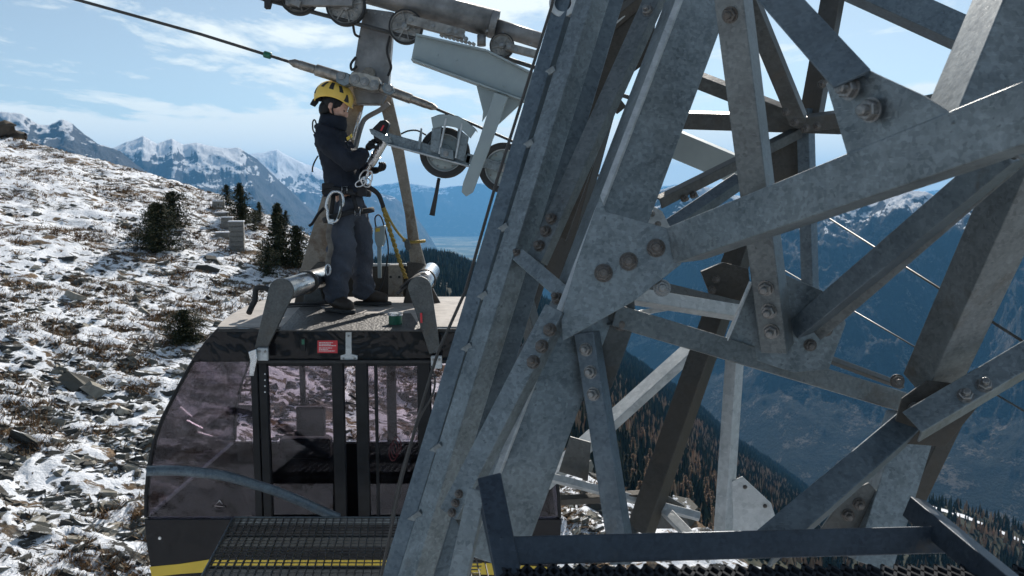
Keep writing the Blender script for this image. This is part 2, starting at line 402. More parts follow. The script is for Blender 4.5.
# valley floor, one sheet to the horizon
t = NT('valley_fields'); g = t.n.new('ShaderNodeNewGeometry'); vv = t.vor(1/260, vec=g.outputs['Position'])
bw = t.n.new('ShaderNodeRGBToBW'); t.l(vv, bw.inputs[0])
c = t.ramp(bw.outputs[0], [(.2, (.06, .08, .04)), (.45, (.16, .17, .10)), (.6, (.30, .28, .20)), (.85, (.11, .13, .08))])
c = t.mix(t.ramp(t.noise(1/1500, 8, .6, vec=g.outputs['Position']), [(.54, 0.), (.6, 1.)]), c, (.035, .05, .03))
t.set(base=c, rough=.9, spec=.1)
aa = np.linspace(0, 2*np.pi, 97)[:-1]; R = 32500
vtx = np.concatenate([[[0, 0, -1165]], np.stack([np.cos(aa)*R, np.sin(aa)*R, np.full(96, -1165.)], -1)])
npmesh('valley_floor', vtx, np.array([[0, 1+i, 1+(i+1) % 96] for i in range(96)]), t.m, kind='structure')
# road and river strip down in the side valley
mr = simple('pale_valley_road', (.42, .40, .37), (.34, .33, .31), .8, 0, .01, 0, 0)
rb = MB()
rp_ = [PZ(px, py, -1135) for px, py in [(738, 440), (760, 453), (780, 462), (796, 471), (806, 476), (816, 474)]]
for a, b in zip(rp_[:-1], rp_[1:]):
    d = (b-a).normalized(); n = Vector((-d.y, d.x, 0))*11
    rb.add([a-n, b-n, b+n, a+n], [(0, 1, 2, 3)])
tag(rb.build('valley_road', mr), kind='structure')

# ---------------- the snowy hillside the cableway stands on
CR = [(-900, 120), (-300, 105), (0, 85), (150, 73), (300, 60), (430, 44), (570, 27), (640, 24.5), (690, 24), (900, 15), (1500, 10)]
def crestY(x, y):
    px = 512+F*np.asarray(x)/np.maximum(np.asarray(y), .5)
    return np.interp(px, [c[0] for c in CR], [c[1] for c in CR])
def hill(x, y, fine=True):
    x = np.asarray(x, float); y = np.asarray(y, float)
    z = -12.7-.167*x+.127*y
    z = z+fbm(x/14, y/14, 4, 2)*.9+fbm(x/3.2+.3*y, y/2.4, 4, 5)*.30
    if fine: z = z+ridged(x/1.1+y*.15, y/.8, 4, 9)*.30+fbm(x/.3, y/.3, 3, 12)*.05
    yc = crestY(x, y); d = np.maximum(y-yc, 0)
    z = z-np.minimum(d*d*.12, d*1.25)
    # the ledge cut under the tower
    dz = np.maximum(np.asarray(4.2-y), 0)
    return z-np.clip(dz, 0, 4)*.1
t = NT('snow_grass_and_scree'); g = t.n.new('ShaderNodeNewGeometry'); pos = g.outputs['Position']
mp = t.n.new('ShaderNodeMapping'); mp.inputs['Rotation'].default_value = (0, 0, .45); mp.inputs['Scale'].default_value = (.55, 1.5, 1); t.l(pos, mp.inputs['Vector'])
n1 = t.noise(1.5, 9, .68, vec=mp.outputs[0], dist=.8); n2 = t.noise(.16, 5, .6, vec=pos); nz = steep(t, 0, 1)
sp_ = t.n.new('ShaderNodeSeparateXYZ'); t.l(pos, sp_.inputs[0])
a = t.math('ADD', t.math('MULTIPLY', n1, 1.0), t.math('MULTIPLY', n2, .42))
a = t.math('ADD', a, t.math('MULTIPLY', t.math('SUBTRACT', nz, .9), .55))
sn = t.ramp(a, [(.68, 0.), (.705, 1.)])
grass = t.ramp(t.noise(9, 6, .7, vec=pos), [(.3, (.035, .026, .018)), (.5, (.16, .105, .062)), (.7, (.30, .22, .14))])
rock = t.ramp(t.vor(5, vec=pos, out='Distance'), [(.0, (.15, .155, .145)), (.5, (.055, .056, .054)), (.8, (.02, .02, .02))])
gm = t.ramp(t.noise(.7, 5, .6, vec=pos), [(.46, 0.), (.56, 1.)])
c = t.mix(gm, rock, grass); c = t.mix(sn, c, (.80, .83, .88)); t.set(base=c, rough=.85, spec=.2)
t.bump(t.math('ADD', t.noise(6, 8, .7, vec=pos), t.math('MULTIPLY', sn, .25)), .9, .12)
M['hill'] = t.m
nu, nt = 620, 620
px = np.linspace(-520, 1500, nu); Y = np.geomspace(2.2, 150, nt)
YY, PXX = np.meshgrid(Y, px, indexing='ij'); XX = (PXX-512)/F*YY; ZZ = hill(XX, YY)
vt = np.stack([XX, YY, ZZ], -1).reshape(-1, 3); i, j = np.meshgrid(np.arange(nt-1), np.arange(nu-1), indexing='ij'); a = (i*nu+j).ravel()
npmesh('hillside', vt, np.stack([a, a+1, a+nu+1, a+nu], -1), M['hill'], True, 'structure')
gx, gy = np.meshgrid(np.linspace(-130, 90, 330), np.linspace(-120, 2.5, 190)); gz = hill(gx, gy)-.06
i, j = np.meshgrid(np.arange(189), np.arange(329), indexing='ij'); a = (i*330+j).ravel()
npmesh('hillside', np.stack([gx, gy, gz], -1).reshape(-1, 3), np.stack([a, a+1, a+331, a+330], -1), M['hill'], True, 'structure')
# flat angular stones and grass tufts: nobody could count them
def scatter_pts(n, u0, u1, y0, y1, pw=1.6):
    q = RNG.random(n); Yp = (y0**(1/pw)+(y1**(1/pw)-y0**(1/pw))*q)**pw
    Xp = (RNG.uniform(u0, u1, n)-512)/F*Yp
    ok = Yp < crestY(Xp, Yp)+3
    return Xp[ok], Yp[ok]
def stones(n, name, mat, u0, u1, y0, y1, s0, s1, keep, tilt=.26):
    X, Yp = scatter_pts(n, u0, u1, y0, y1); k = RNG.random(len(X)) < keep(X, Yp); X, Yp = X[k], Yp[k]; n = len(X)
    Z = hill(X, Yp, False)+.03
    base = np.array([[-1, -.6, 0], [.1, -1, 0], [1, -.35, 0], [.75, .7, 0], [-.3, 1, 0], [-1, .45, 0]], float)
    top = base*[.82, .8, 0]+[0.05, .04, 1]
    vb = np.concatenate([base, top])                                           # 12
    sx = RNG.uniform(s0, s1, n)**1.0*RNG.choice([.6, 1, 1, 1.6], n); sy = sx*RNG.uniform(.35, .8, n); sz = sx*RNG.uniform(.10, .34, n)
    v = vb[None]*np.stack([sx, sy, sz], -1)[:, None]*.5*[1, 1, 2]
    v = v+RNG.normal(0, .13, v.shape)*sx[:, None, None]*.4
    az = RNG.normal(.5, .6, n); tx = RNG.normal(-.05, tilt, n); ty = RNG.normal(.16, tilt, n); tx = tx+RNG.choice([0, 0, .5], n)
    ca, sa = np.cos(az), np.sin(az)
    x, y, z = v[..., 0], v[..., 1], v[..., 2]
    y, z = y*np.cos(tx)[:, None]-z*np.sin(tx)[:, None], y*np.sin(tx)[:, None]+z*np.cos(tx)[:, None]
    x, z = x*np.cos(ty)[:, None]+z*np.sin(ty)[:, None], -x*np.sin(ty)[:, None]+z*np.cos(ty)[:, None]
    x, y = x*ca[:, None]-y*sa[:, None], x*sa[:, None]+y*ca[:, None]
    v = np.stack([x+X[:, None], y+Yp[:, None], z+Z[:, None]], -1).reshape(-1, 3)
    q = [(6, 7, 8, 9), (9, 10, 11, 6)]+[(i, (i+1) % 6, 6+(i+1) % 6, 6+i) for i in range(6)]
    f = (np.array(q)[None]+np.arange(n)[:, None, None]*12).reshape(-1, 4)
    npmesh(name, v, f, mat, False, 'stuff')
t = NT('slate_stone'); isl = t.n.new('ShaderNodeNewGeometry'); 
c = t.ramp(isl.outputs['Random Per Island'], [(0., (.020, .021, .022)), (.4, (.060, .060, .056)), (.75, (.14, .135, .115)), (.94, (.30, .275, .23)), (1., (.42, .39, .33))])
c = t.mix(t.ramp(t.noise(6, 6, .7, vec=isl.outputs['Position']), [(.45, 0.), (.75, .6)]), c, (.05, .05, .035))
nz = t.n.new('ShaderNodeSeparateXYZ'); t.l(isl.outputs['True Normal'], nz.inputs[0])
sn = t.math('MULTIPLY', t.ramp(nz.outputs[2], [(.80, 0.), (.95, 1.)]), t.ramp(t.noise(2.4, 6, .7, vec=isl.outputs['Position']), [(.50, 0.), (.55, 1.)]))
c = t.mix(sn, c, (.80, .83, .88)); t.set(base=c, rough=.8, spec=.3); t.bump(t.noise(25, 5, vec=isl.outputs['Position']), .6, .02)
scree = lambda X, Yp: np.clip(1.12-1.25*(hill(X, Yp, False)+10)/12+fbm(X/4, Yp/4, 4, 30)*1.6, .03, 1)
stones(110000, 'scree', t.m, -120, 620, 6, 92, .08, .36, scree)
stones(1900, 'scree', t.m, -120, 1100, 8, 60, .4, .8, lambda X, Y: scree(X, Y)*.5)
t = NT('dry_grass'); isl = t.n.new('ShaderNodeNewGeometry')
t.set(base=t.ramp(isl.outputs['Random Per Island'], [(0., (.07, .04, .022)), (.5, (.20, .125, .070)), (1., (.38, .28, .18))]), rough=.9, spec=.1)
def tufts(n, u0, u1, y0, y1):
    X, Yp = scatter_pts(n, u0, u1, y0, y1); k = RNG.random(len(X)) < np.clip(.25+.25*np.clip((Yp-25)/30, 0, 1)+fbm(X/2.6, Yp/2.6, 3, 44)*3.4, .01, 1); X, Yp = X[k], Yp[k]; n = len(X)
    Z = hill(X, Yp, False)+.06; B = 7
    X = np.repeat(X, B); Yp = np.repeat(Yp, B); Z = np.repeat(Z, B); m = n*B
    a = RNG.uniform(0, 6.28, m); r = RNG.uniform(.0, .16, m); h = RNG.uniform(.06, .26, m); wd = RNG.uniform(.016, .045, m); ln = RNG.uniform(.08, .30, m)
    bx = X+np.cos(a)*r; by = Yp+np.sin(a)*r; px_, py_ = -np.sin(a)*wd, np.cos(a)*wd
    v = np.stack([np.stack([bx-px_, by-py_, Z], -1), np.stack([bx+px_, by+py_, Z], -1), np.stack([bx+np.cos(a)*ln+.05, by+np.sin(a)*ln-.07, Z+h], -1)], 1).reshape(-1, 3)
    npmesh('dry_grass_tufts', v, np.arange(m*3).reshape(-1, 3), t.m, False, 'stuff')
tufts(60000, -80, 620, 8, 90)

# ---------------- the wooded ridge below, running down into the side valley
t = NT('forest_floor'); g = t.n.new('ShaderNodeNewGeometry')
c = t.ramp(t.noise(.02, 9, .7, vec=g.outputs['Position']), [(.4, (.014, .018, .013)), (.55, (.032, .036, .024)), (.66, (.09, .075, .05)), (.80, (.6, .62, .66))])
t.set(base=c, rough=.9, spec=.1); M['ffloor'] = t.m
FR, FRg = layer('forest_ridge', [(250, 330), (330, 276), (388, 263), (410, 258), (430, 256), (450, 258), (473, 268), (500, 280), (527, 290), (570, 318), (620, 352), (690, 399), (738, 442), (771, 462), (806, 486), (830, 520), (900, 640)],
    [(250, 1300), (388, 1300), (473, 1500), (620, 1900), (738, 2400), (806, 2900), (900, 2900)], 150, -110, 22, M['ffloor'], 420, 260, 160, seed=31, jag=.8, behind=.25)
FR2, FR2g = layer('lower_slope', [(700, 700), (760, 590), (830, 535), (880, 512), (924, 503), (955, 507), (990, 518), (1024, 532), (1200, 600), (1400, 660)], 820, 170, -230, 14, M['ffloor'], 300, 160, 120, seed=37, jag=.8)
t = NT('spruce_needles_far'); isl = t.n.new('ShaderNodeNewGeometry')
t.set(base=t.ramp(isl.outputs['Random Per Island'], [(0., (.010, .016, .012)), (.6, (.022, .032, .020)), (.9, (.04, .05, .03)), (1., (.10, .065, .035))]), rough=.9, spec=.1); M['sprfar'] = t.m
t = NT('larch_twigs_far'); isl = t.n.new('ShaderNodeNewGeometry')
t.set(base=t.ramp(isl.outputs['Random Per Island'], [(0., (.18, .11, .065)), (.5, (.30, .20, .125)), (1., (.42, .30, .20))]), rough=.9, spec=.1); M['larchfar'] = t.m
def grid_sample(g, n, tmax=1.04, tmin=0.05, umin=0, umax=1):
    X, Y, Z, T = g; nt, nu = X.shape; tt = T[:, 0]
    # even over the ground: reject by area
    q = RNG.random(n*4); tq = tmin+(tmax-tmin)*q; uq = RNG.uniform(umin, umax, n*4)*(nu-1.001)
    Yq = np.interp(tq, tt, Y[:, nu//2]); k = RNG.random(n*4) < Yq/Yq.max()
    tq, uq = tq[k][:n], uq[k][:n]
    ti = np.interp(tq, tt, np.arange(nt)); i = np.minimum(ti.astype(int), nt-2); j = uq.astype(int); a, b = ti-i, uq-j
    return [A[i, j]*(1-a)*(1-b)+A[i+1, j]*a*(1-b)+A[i, j+1]*(1-a)*b+A[i+1, j+1]*a*b for A in (X, Y, Z)]
def cones(name, g, n, mat, h0, h1, w, keep=None, tiers=2, **k):
    X, Y, Z = grid_sample(g, n, **k)
    if keep is not None: q = RNG.random(len(X)) < keep(X, Y, Z); X, Y, Z = X[q], Y[q], Z[q]
    n = len(X); S = 5; h = RNG.uniform(h0, h1, n); vs = []; fs = []
    ang = np.linspace(0, 6.283, S, endpoint=False)
    V_ = []; Fc = []
    for ti in range(tiers):
        zb = ti/tiers*.75+.04; zt = min(1., zb+.62 if ti < tiers-1 else 1.); rr = w*(1-zb*.95)
        r = rr*h[:, None]*RNG.uniform(.65, 1.25, (n, S)); a = ang[None]+RNG.uniform(0, 6, (n, 1))
        ring = np.stack([X[:, None]+np.cos(a)*r, Y[:, None]+np.sin(a)*r, Z[:, None]+h[:, None]*zb+RNG.normal(0, .03, (n, S))*h[:, None]], -1)
        tip = np.stack([X+RNG.normal(0, .2, n), Y, Z+h*zt], -1)[:, None]
        V_.append(np.concatenate([ring, tip], 1)); o = ti*(S+1)
        Fc += [(o+i, o+(i+1) % S, o+S) for i in range(S)]
    v = np.concatenate(V_, 1); m = v.shape[1]
    f = (np.array(Fc)[None]+np.arange(n)[:, None, None]*m).reshape(-1, 3)
    npmesh(name, v.reshape(-1, 3), f, mat, False, 'stuff')
    return n
fk = lambda X, Y, Z: np.clip(.9+fbm(X/120, Y/120, 3, 50)*1.4, .25, 1)
cones('spruce_forest', FRg, 42000, M['sprfar'], 9, 19, .16, fk, 2, tmin=.12)
cones('spruce_forest', FRg, 2500, M['sprfar'], 10, 19, .16, lambda X, Y, Z: fk(X, Y, Z)*(X > 40), 4, tmin=.10, tmax=.42, umin=.5, umax=.95)
cones('larch_wood', FRg, 6000, M['larchfar'], 9, 17, .19, lambda X, Y, Z: np.clip(.25+fbm(X/60, Y/60, 3, 60)*2.5, 0, 1), 3, tmin=.10, tmax=.5, umin=.45, umax=.9)
# snowy forest track across the lower slope
Xg, Yg, Zg, Tg = FR2g
def onslope(pxx, tq):
    pxs = np.linspace(700, 1400, Xg.shape[1]); tt = Tg[:, 0]
    j = int(np.clip((pxx-700)/700*(Xg.shape[1]-1), 0, Xg.shape[1]-2)); i = int(np.clip(np.interp(tq, tt, np.arange(len(tt))), 0, len(tt)-2))
    return Vector((float(Xg[i, j]), float(Yg[i, j]), float(Zg[i, j])))
tq_ = [(925, .985), (945, .972), (965, .96), (985, .952), (1005, .945), (1030, .938), (1060, .93), (1100, .92)]
mb = MB(); ta = [onslope(p, q)+V((0, 0, 1.6)) for p, q in tq_]; tb = [onslope(p, q-.014)+V((0, 0, 1.2)) for p, q in tq_]
for k in range(len(ta)-1): mb.add([ta[k], ta[k+1], tb[k+1], tb[k]], [(0, 1, 2, 3)])
ms = simple('trodden_snow', (.80, .82, .86), (.70, .72, .77), .8, 0, .05, 0, 0)
tag(mb.build('snowy_track', ms), kind='structure')

def tk(X, Y):
    d = np.full(np.shape(X), 1e9)
    for p, q in zip(ta[:-1], ta[1:]):
        for u in np.linspace(0, 1, 8):
            m = p+(q-p)*u; d = np.minimum(d, np.hypot(X-m.x, (Y-m.y+6)*.7))
    return d > 9
cones('spruce_forest', FR2g, 9000, M['sprfar'], 8, 15, .17, lambda X, Y, Z: tk(X, Y)*np.clip(.6+fbm(X/40, Y/40, 3, 70)*2, .1, 1), 2, tmin=.1)
cones('larch_wood', FR2g, 5000, M['larchfar'], 7, 13, .20, lambda X, Y, Z: tk(X, Y)*np.clip(.5-fbm(X/40, Y/40, 3, 70)*2, .05, 1), 2, tmin=.1)
# ---------------- haze
if HAZE:
    me = MB().box((0, 250, 117), (80000, 66500, 2566)).mesh('haze')
    hz = link('haze', me, None); hz['kind'] = 'stuff'
    t = NT('haze_air'); t.n.remove(t.b); vp = t.n.new('ShaderNodeVolumePrincipled')
    vp.inputs['Color'].default_value = (.15, .43, .80, 1); vp.inputs['Density'].default_value = 4.2e-5; vp.inputs['Anisotropy'].default_value = .15
    t.l(vp.outputs[0], t.out.inputs['Volume']); me.materials.append(t.m)
# ================================================================== lattice tower
NF = V((-.10, -.995, 0)).normalized()
pyl = thing('lattice_pylon', P(560, 560, 2.6), 'grey galvanised lattice tower with bolted gusset plates filling the right half', 'tower')
BOLTQ = []
def mem(name, A, B, w, k=1, rot=0., t=.007, mat='galv', parent=pyl, prof='L', wf=None, N=None, bev=.003, cutA=None, cutB=None):
    """rolled angle along a fold line A-B given as (px,py,distance)"""
    a, b = P(*A), P(*B); ax = (b-a).normalized(); n = N if N is not None else NF
    n = (n-ax*n.dot(ax)).normalized(); s = ax.cross(n)
    if abs(s.x) > abs(s.z): s = s if s.x > 0 else -s
    else: s = s if s.z > 0 else -s
    c, q = math.cos(math.radians(rot)*k), math.sin(math.radians(rot)*k)
    n2 = n*c+s*q; s2 = s*c-n*q
    D = s2*k; E = -n2; wf = w if wf is None else wf
    r = t*.9
    if prof == 'L':
        pr = [(0, 0), (w, 0), (w, t), (t+r, t), (t+.3*r, t+.3*r), (t, t+r), (t, wf), (0, wf)]
    elif prof == 'C':                       # channel
        pr = [(0, 0), (w, 0), (w, wf), (w-t, wf), (w-t, t), (t, t), (t, wf), (0, wf)]
    elif prof == 'F':
        pr = [(-w/2, 0), (w/2, 0), (w/2, t), (-w/2, t)]
    elif prof == 'B':
        pr = [(0, 0), (w, 0), (w, wf), (0, wf)]
    o = MB().sweep(pr, a, b, D, E).build(name, M[mat], parent, bevel=bev, seg=2)
    return dict(o=o, a=a, b=b, ax=ax, n=n2, s=s2, D=D, E=E, w=w)
def plate(name, pts, pt, n, t=.010, off=.004, mat='galv', parent=pyl, bev=.0015):
    n = n.normalized(); pt = pt+n*off
    return MB().prism([PP(x, y, pt, n) for x, y in pts], n*t).build(name, M[mat], parent, bevel=bev), pt+n*t, n
_bm = {}
def bolt(px, py, pt, n, parent, r=.0225, mat='bolt', nut=False, name='bolt', h=None):
    """hexagon head with washer standing on the plane (pt, n)"""
    n = n.normalized(); q = PP(px, py, pt, n)
    b = MB(); hh = h or r*.75
    g = V((0, 0, 1)) if abs(n.z) < .9 else V((1, 0, 0)); A = (g-n*g.dot(n)).normalized(); C = n.cross(A); a0 = random.uniform(0, 1)
    b.lathe(q, n, [(0, 0), (r*1.18, 0), (r*1.18, r*.14), (0, r*.14)], 20)
    ring = lambda rr, h, cnt=6: [q+n*h+(A*math.cos(a0+2*math.pi*i/cnt)+C*math.sin(a0+2*math.pi*i/cnt))*rr for i in range(cnt)]
    lo, md, hi = ring(r, r*.14), ring(r, hh), ring(r*.86, hh+r*.12)
    b.add(lo+md+hi, [(i, (i+1) % 6, 6+(i+1) % 6, 6+i) for i in range(6)]+[(6+i, 6+(i+1) % 6, 12+(i+1) % 6, 12+i) for i in range(6)]+[(12, 13, 14, 15, 16, 17)])
    # thread end / crown
    b.lathe(q, n, [(r*.56, hh+r*.1), (r*.54, hh+r*.75), (r*.40, hh+r*.88), (0, hh+r*.90)], 16)
    return b.build(name, M[mat], parent, bevel=0)
# --- the main leg and its front gusset
leg = mem('main_leg', (697, -50, 2.75), (467, 555, 2.30), .172, 1, 15, t=.012, wf=.15)
A_ = mem('near_beam', (1085, 123.5, 1.36), (674, 263.5, 2.32), .108, 1, 20, t=.010)
g0 = P(640, 255, 2.36)
Ng = (NF*.985+V((-.02, 0, .12))).normalized()
cg, cpt, cn = plate('gusset_plate', [(606, 212), (677, 231), (681, 264), (634, 301), (563, 341), (561, 318), (577, 262), (600, 196)], g0, Ng, .012, 0, 'galv')
for x, y in [(603.5, 273), (628.5, 261.5), (656, 248)]: bolt(x, y, cpt, cn, cg, .0235, 'bolt_rust')
bolt(662, 288, cpt-cn*.02, cn, cg, .022, 'bolt')
lg, lpt, ln = plate('gusset_plate', [(560, 338), (634, 298), (636, 320), (612, 386), (600, 404), (560, 380)], P(600, 340, 2.52), NF, .012, 0, 'galv_dark')
bolt(621, 323, lpt, ln, lg, .022, 'bolt_rust')
# near right gusset and the flat strut bolted to it
g1 = PP(900, 150, A_['a'], A_['n'])
rg, rpt, rn = plate('gusset_plate', [(828, 84), (857, 63), (878, 74), (926, 96), (948, 109), (985, 128), (960, 160), (866, 176), (823, 172), (838, 163), (849, 153)], g1, A_['n'], .008, -.012, 'galv')
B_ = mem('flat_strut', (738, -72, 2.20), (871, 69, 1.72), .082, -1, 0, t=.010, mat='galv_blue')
for x, y in [(850, 88), (871, 110)]:
    bolt(x, y, PP(860, 98, rpt, rn)+rn*.016, rn, rg, .0225, 'bolt')
C_ = mem('near_post', (1032, -70, 1.72), (953, 122, 1.56), .16, 1, 0, t=.012)
H1 = mem('corner_post', (1060, 99, 1.95), (924, 398, 2.42), .115, 1, 18, mat='galv_tan', t=.009)
C2 = mem('upper_brace', (800, -29, 3.6), (1010, 66, 3.4), .115, 1, 0, mat='galv_blue')
C3 = mem('upper_brace', (880, 121, 3.0), (1010, 94, 2.9), .06, 1, 12, mat='galv_dark')
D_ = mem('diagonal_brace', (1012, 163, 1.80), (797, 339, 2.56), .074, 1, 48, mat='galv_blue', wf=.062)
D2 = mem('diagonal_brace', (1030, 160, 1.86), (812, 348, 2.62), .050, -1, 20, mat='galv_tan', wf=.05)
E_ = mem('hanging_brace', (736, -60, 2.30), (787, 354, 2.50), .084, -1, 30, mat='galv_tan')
bolt(730, 15, PP(730, 15, E_['a']+E_['D']*.03, E_['n']), E_['n'], E_['o'], .020, 'bolt_rust')
fg, fpt, fn = plate('gusset_plate', [(750, 284), (779, 272), (837, 297), (845, 323), (828, 369), (793, 372), (724, 350), (728, 336)], P(780, 330, 2.60), NF, .010, 0, 'galv')
mem('plate_edge', (752, 282, 2.57), (727, 341, 2.57), .008, 1, 0, t=.03, prof='F', mat='galv_light', parent=fg)
for x, y in [(766, 288), (769, 311), (771.5, 331)]:
    bolt(x, y, E_['b'], E_['n'], E_['o'], .0215, 'bolt')
for x, y in [(826, 330), (810, 345)]: bolt(x, y, fpt, fn, fg, .018, 'bolt_rust')
G_ = mem('lower_beam', (612, 326, 2.46), (902, 412, 2.75), .070, 1, 10, mat='galv_tan')
G2 = mem('inner_angle', (829, 360, 2.68), (905, 388, 2.80), .022, 1, 40, mat='galv_dark')
# the cluster of small angles between lower beam and near beam
mem('inner_angle', (634, 300, 2.62), (760, 320, 2.8), .05, 1, 35, mat='galv_light', wf=.04)
mem('inner_angle', (645, 288, 2.8), (745, 312, 2.9), .045, 1, 40, mat='galv_dark', wf=.04)
# --- right node
Nh = (NF+V((-.12, 0, .05))).normalized()
hg, hpt, hn = plate('gusset_plate', [(889, 442), (901, 398), (926, 380), (962, 384), (985, 396), (944, 446)], P(930, 415, 2.38), Nh, .010, 0, 'galv_dirty')
for x, y in [(915, 409), (932, 413)]: bolt(x, y, hpt, hn, hg, .018, 'bolt')
bolt(897, 381, hpt, hn, hg, .018, 'bolt_rust')
H2 = mem('right_brace', (922, 432, 2.24), (1085, 335, 2.32), .078, 1, 42, mat='galv', wf=.07)
for x, y in [(965, 396), (984, 385.5)]: bolt(x, y, H2['a']+H2['D']*.03, H2['n'], H2['o'], .020, 'bolt')
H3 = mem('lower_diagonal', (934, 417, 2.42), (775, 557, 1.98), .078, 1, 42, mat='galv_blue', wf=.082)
H4 = mem('lower_post', (903, 410, 2.62), (855, 560, 2.50), .125, 1, 0, mat='galv')
mem('lower_post', (960, 395, 2.75), (905, 510, 2.7), .06, 1, 10, mat='galv_dirty')
hp, hq, hr = plate('gusset_plate', [(820, 528), (846, 492), (868, 482), (884, 500), (878, 530)], P(850, 510, 2.58), NF, .010, 0, 'galv_dark')
for x, y in [(859, 504), (848, 515)]: bolt(x, y, hq, hr, hp, .018, 'bolt_rust')
# --- centre braces
J_ = mem('centre_brace', (672, -30, 2.9), (541, 262, 2.72), .066, -1, 34, mat='galv_tan', wf=.045)
edge_ = mem('edge_highlight', (700.5, -50, 2.70), (472, 545, 2.28), .020, -1, 22, t=.006, mat='galv_light', wf=.02)  # highlight along the leg's edge, added as a strip of pale steel
for x, y in [(551.5, 219), (546, 231.5), (539.5, 246)]: bolt(x, y, J_['b']+J_['D']*.01, J_['n'], J_['o'], .018, 'bolt_rust')
bolt(648, 11, J_['b']+J_['D']*.01, J_['n'], J_['o'], .018, 'bolt')
J2 = mem('centre_brace', (676, 0, 3.05), (585, 250, 2.95), .030, -1, 48, mat='galv_light', wf=.05)  # lit strip: sunlight put into the pale steel colour
mem('recess_filler', (660, -20, 3.3), (566, 240, 3.2), .11, -1, 0, mat='galv_dirty')  # dark filler behind the braces, shade of the gap put into its colour
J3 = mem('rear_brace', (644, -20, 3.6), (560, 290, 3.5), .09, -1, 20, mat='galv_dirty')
L_ = mem('lower_brace', (563, 312, 2.34), (456, 520, 2.24), .064, -1, 26, mat='galv')
for x, y in [(550, 330), (542, 346.5), (533.5, 362)]: bolt(x, y, L_['a']+L_['D']*.01, L_['n'], L_['o'], .018, 'bolt_rust')
for x, y in [(459, 494), (455.5, 503), (452, 512.5)]: bolt(x, y, L_['b']+L_['D']*.01, L_['n'], L_['o'], .0115, 'bolt_rust')
L3 = mem('lower_brace', (538, 345, 2.60), (456, 516, 2.45), .030, 1, 55, mat='galv_light', wf=.05)  # bright lit flange, its light painted in by the pale steel
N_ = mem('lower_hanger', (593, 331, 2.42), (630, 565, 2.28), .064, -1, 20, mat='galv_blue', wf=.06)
for x, y in [(586, 349.5), (590.5, 372), (593.5, 394)]: bolt(x, y, N_['a']+N_['D']*.01, N_['n'], N_['o'], .018, 'bolt')
Mm = mem('tie_plate', (512, 259, 2.74), (566, 306, 2.45), .050, 1, 12, mat='galv')
bolt(558, 299, Mm['b'], Mm['n'], Mm['o'], .018, 'bolt_rust')
bolt(517, 253, Mm['a'], Mm['n'], Mm['o'], .012, 'bolt_rust')
# small brace going down between the twin leg and the main leg
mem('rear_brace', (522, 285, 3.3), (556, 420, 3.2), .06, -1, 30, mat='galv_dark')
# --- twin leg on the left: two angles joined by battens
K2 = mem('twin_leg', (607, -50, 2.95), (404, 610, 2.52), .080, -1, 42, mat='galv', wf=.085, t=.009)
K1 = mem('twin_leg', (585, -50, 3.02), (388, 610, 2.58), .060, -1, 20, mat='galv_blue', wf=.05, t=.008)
K3 = mem('twin_leg', (622, -50, 3.10), (424, 610, 2.68), .060, 1, 10, mat='galv_blue', wf=.05, t=.008)  # shaded side of the twin leg, shade put into the blue colour
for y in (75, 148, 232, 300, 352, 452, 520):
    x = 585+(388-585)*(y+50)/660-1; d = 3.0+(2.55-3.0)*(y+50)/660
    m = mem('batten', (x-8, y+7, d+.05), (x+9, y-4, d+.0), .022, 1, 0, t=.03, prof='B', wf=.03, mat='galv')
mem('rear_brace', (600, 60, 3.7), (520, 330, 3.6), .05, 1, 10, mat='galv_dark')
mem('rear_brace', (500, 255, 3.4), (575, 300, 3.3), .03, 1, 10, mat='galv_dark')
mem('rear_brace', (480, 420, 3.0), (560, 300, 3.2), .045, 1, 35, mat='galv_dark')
mem('rear_tie', (628, 318, 2.9), (745, 296, 3.0), .02, 1, 10, mat='galv_light')
# --- rear members
O_ = mem('sunlit_brace', (700, 344, 3.35), (545, 484, 3.1), .105, 1, 76, mat='galv_light', wf=.035)  # pale steel carries part of the sunlight in its colour
P_ = mem('dirty_brace', (752, 232, 3.1), (645, 535, 2.85), .082, -1, 36, mat='galv_dirty')
Q_ = mem('vertical_brace', (737, 352, 3.0), (724, 545, 2.9), .050, -1, 42, mat='galv_light', wf=.056)
qg, qp, qn = plate('gusset_plate', [(727, 532), (729, 482), (742, 476), (771, 503), (775, 516), (769, 532)], P(750, 505, 2.95), NF, .008, 0, 'galv_light')
for x, y in [(745, 487), (765, 506)]: bolt(x, y, qp, qn, qg, .007, 'bolt_rust')
R_ = mem('rear_post', (808, 108, 3.3), (813, 300, 3.3), .052, -1, 42, mat='galv_blue', wf=.055)
S_ = mem('rear_post', (845, -30, 3.4), (816, 128, 3.3), .078, -1, 30, mat='galv_dirty')
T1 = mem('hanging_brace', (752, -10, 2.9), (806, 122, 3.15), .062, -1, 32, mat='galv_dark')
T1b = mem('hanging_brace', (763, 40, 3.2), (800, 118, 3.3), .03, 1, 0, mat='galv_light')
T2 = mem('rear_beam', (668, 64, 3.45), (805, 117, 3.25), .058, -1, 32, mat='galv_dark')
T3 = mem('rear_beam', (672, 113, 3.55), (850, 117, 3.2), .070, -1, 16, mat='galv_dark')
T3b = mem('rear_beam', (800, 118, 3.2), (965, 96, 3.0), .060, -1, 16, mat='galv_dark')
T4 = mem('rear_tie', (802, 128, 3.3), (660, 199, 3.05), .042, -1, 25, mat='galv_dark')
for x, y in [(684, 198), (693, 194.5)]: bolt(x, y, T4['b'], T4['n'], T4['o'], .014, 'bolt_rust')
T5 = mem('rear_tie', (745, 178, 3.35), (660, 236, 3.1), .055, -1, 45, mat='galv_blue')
T6 = mem('rear_beam', (672, 129, 3.8), (760, 166, 3.8), .125, -1, 12, mat='paint_grey')
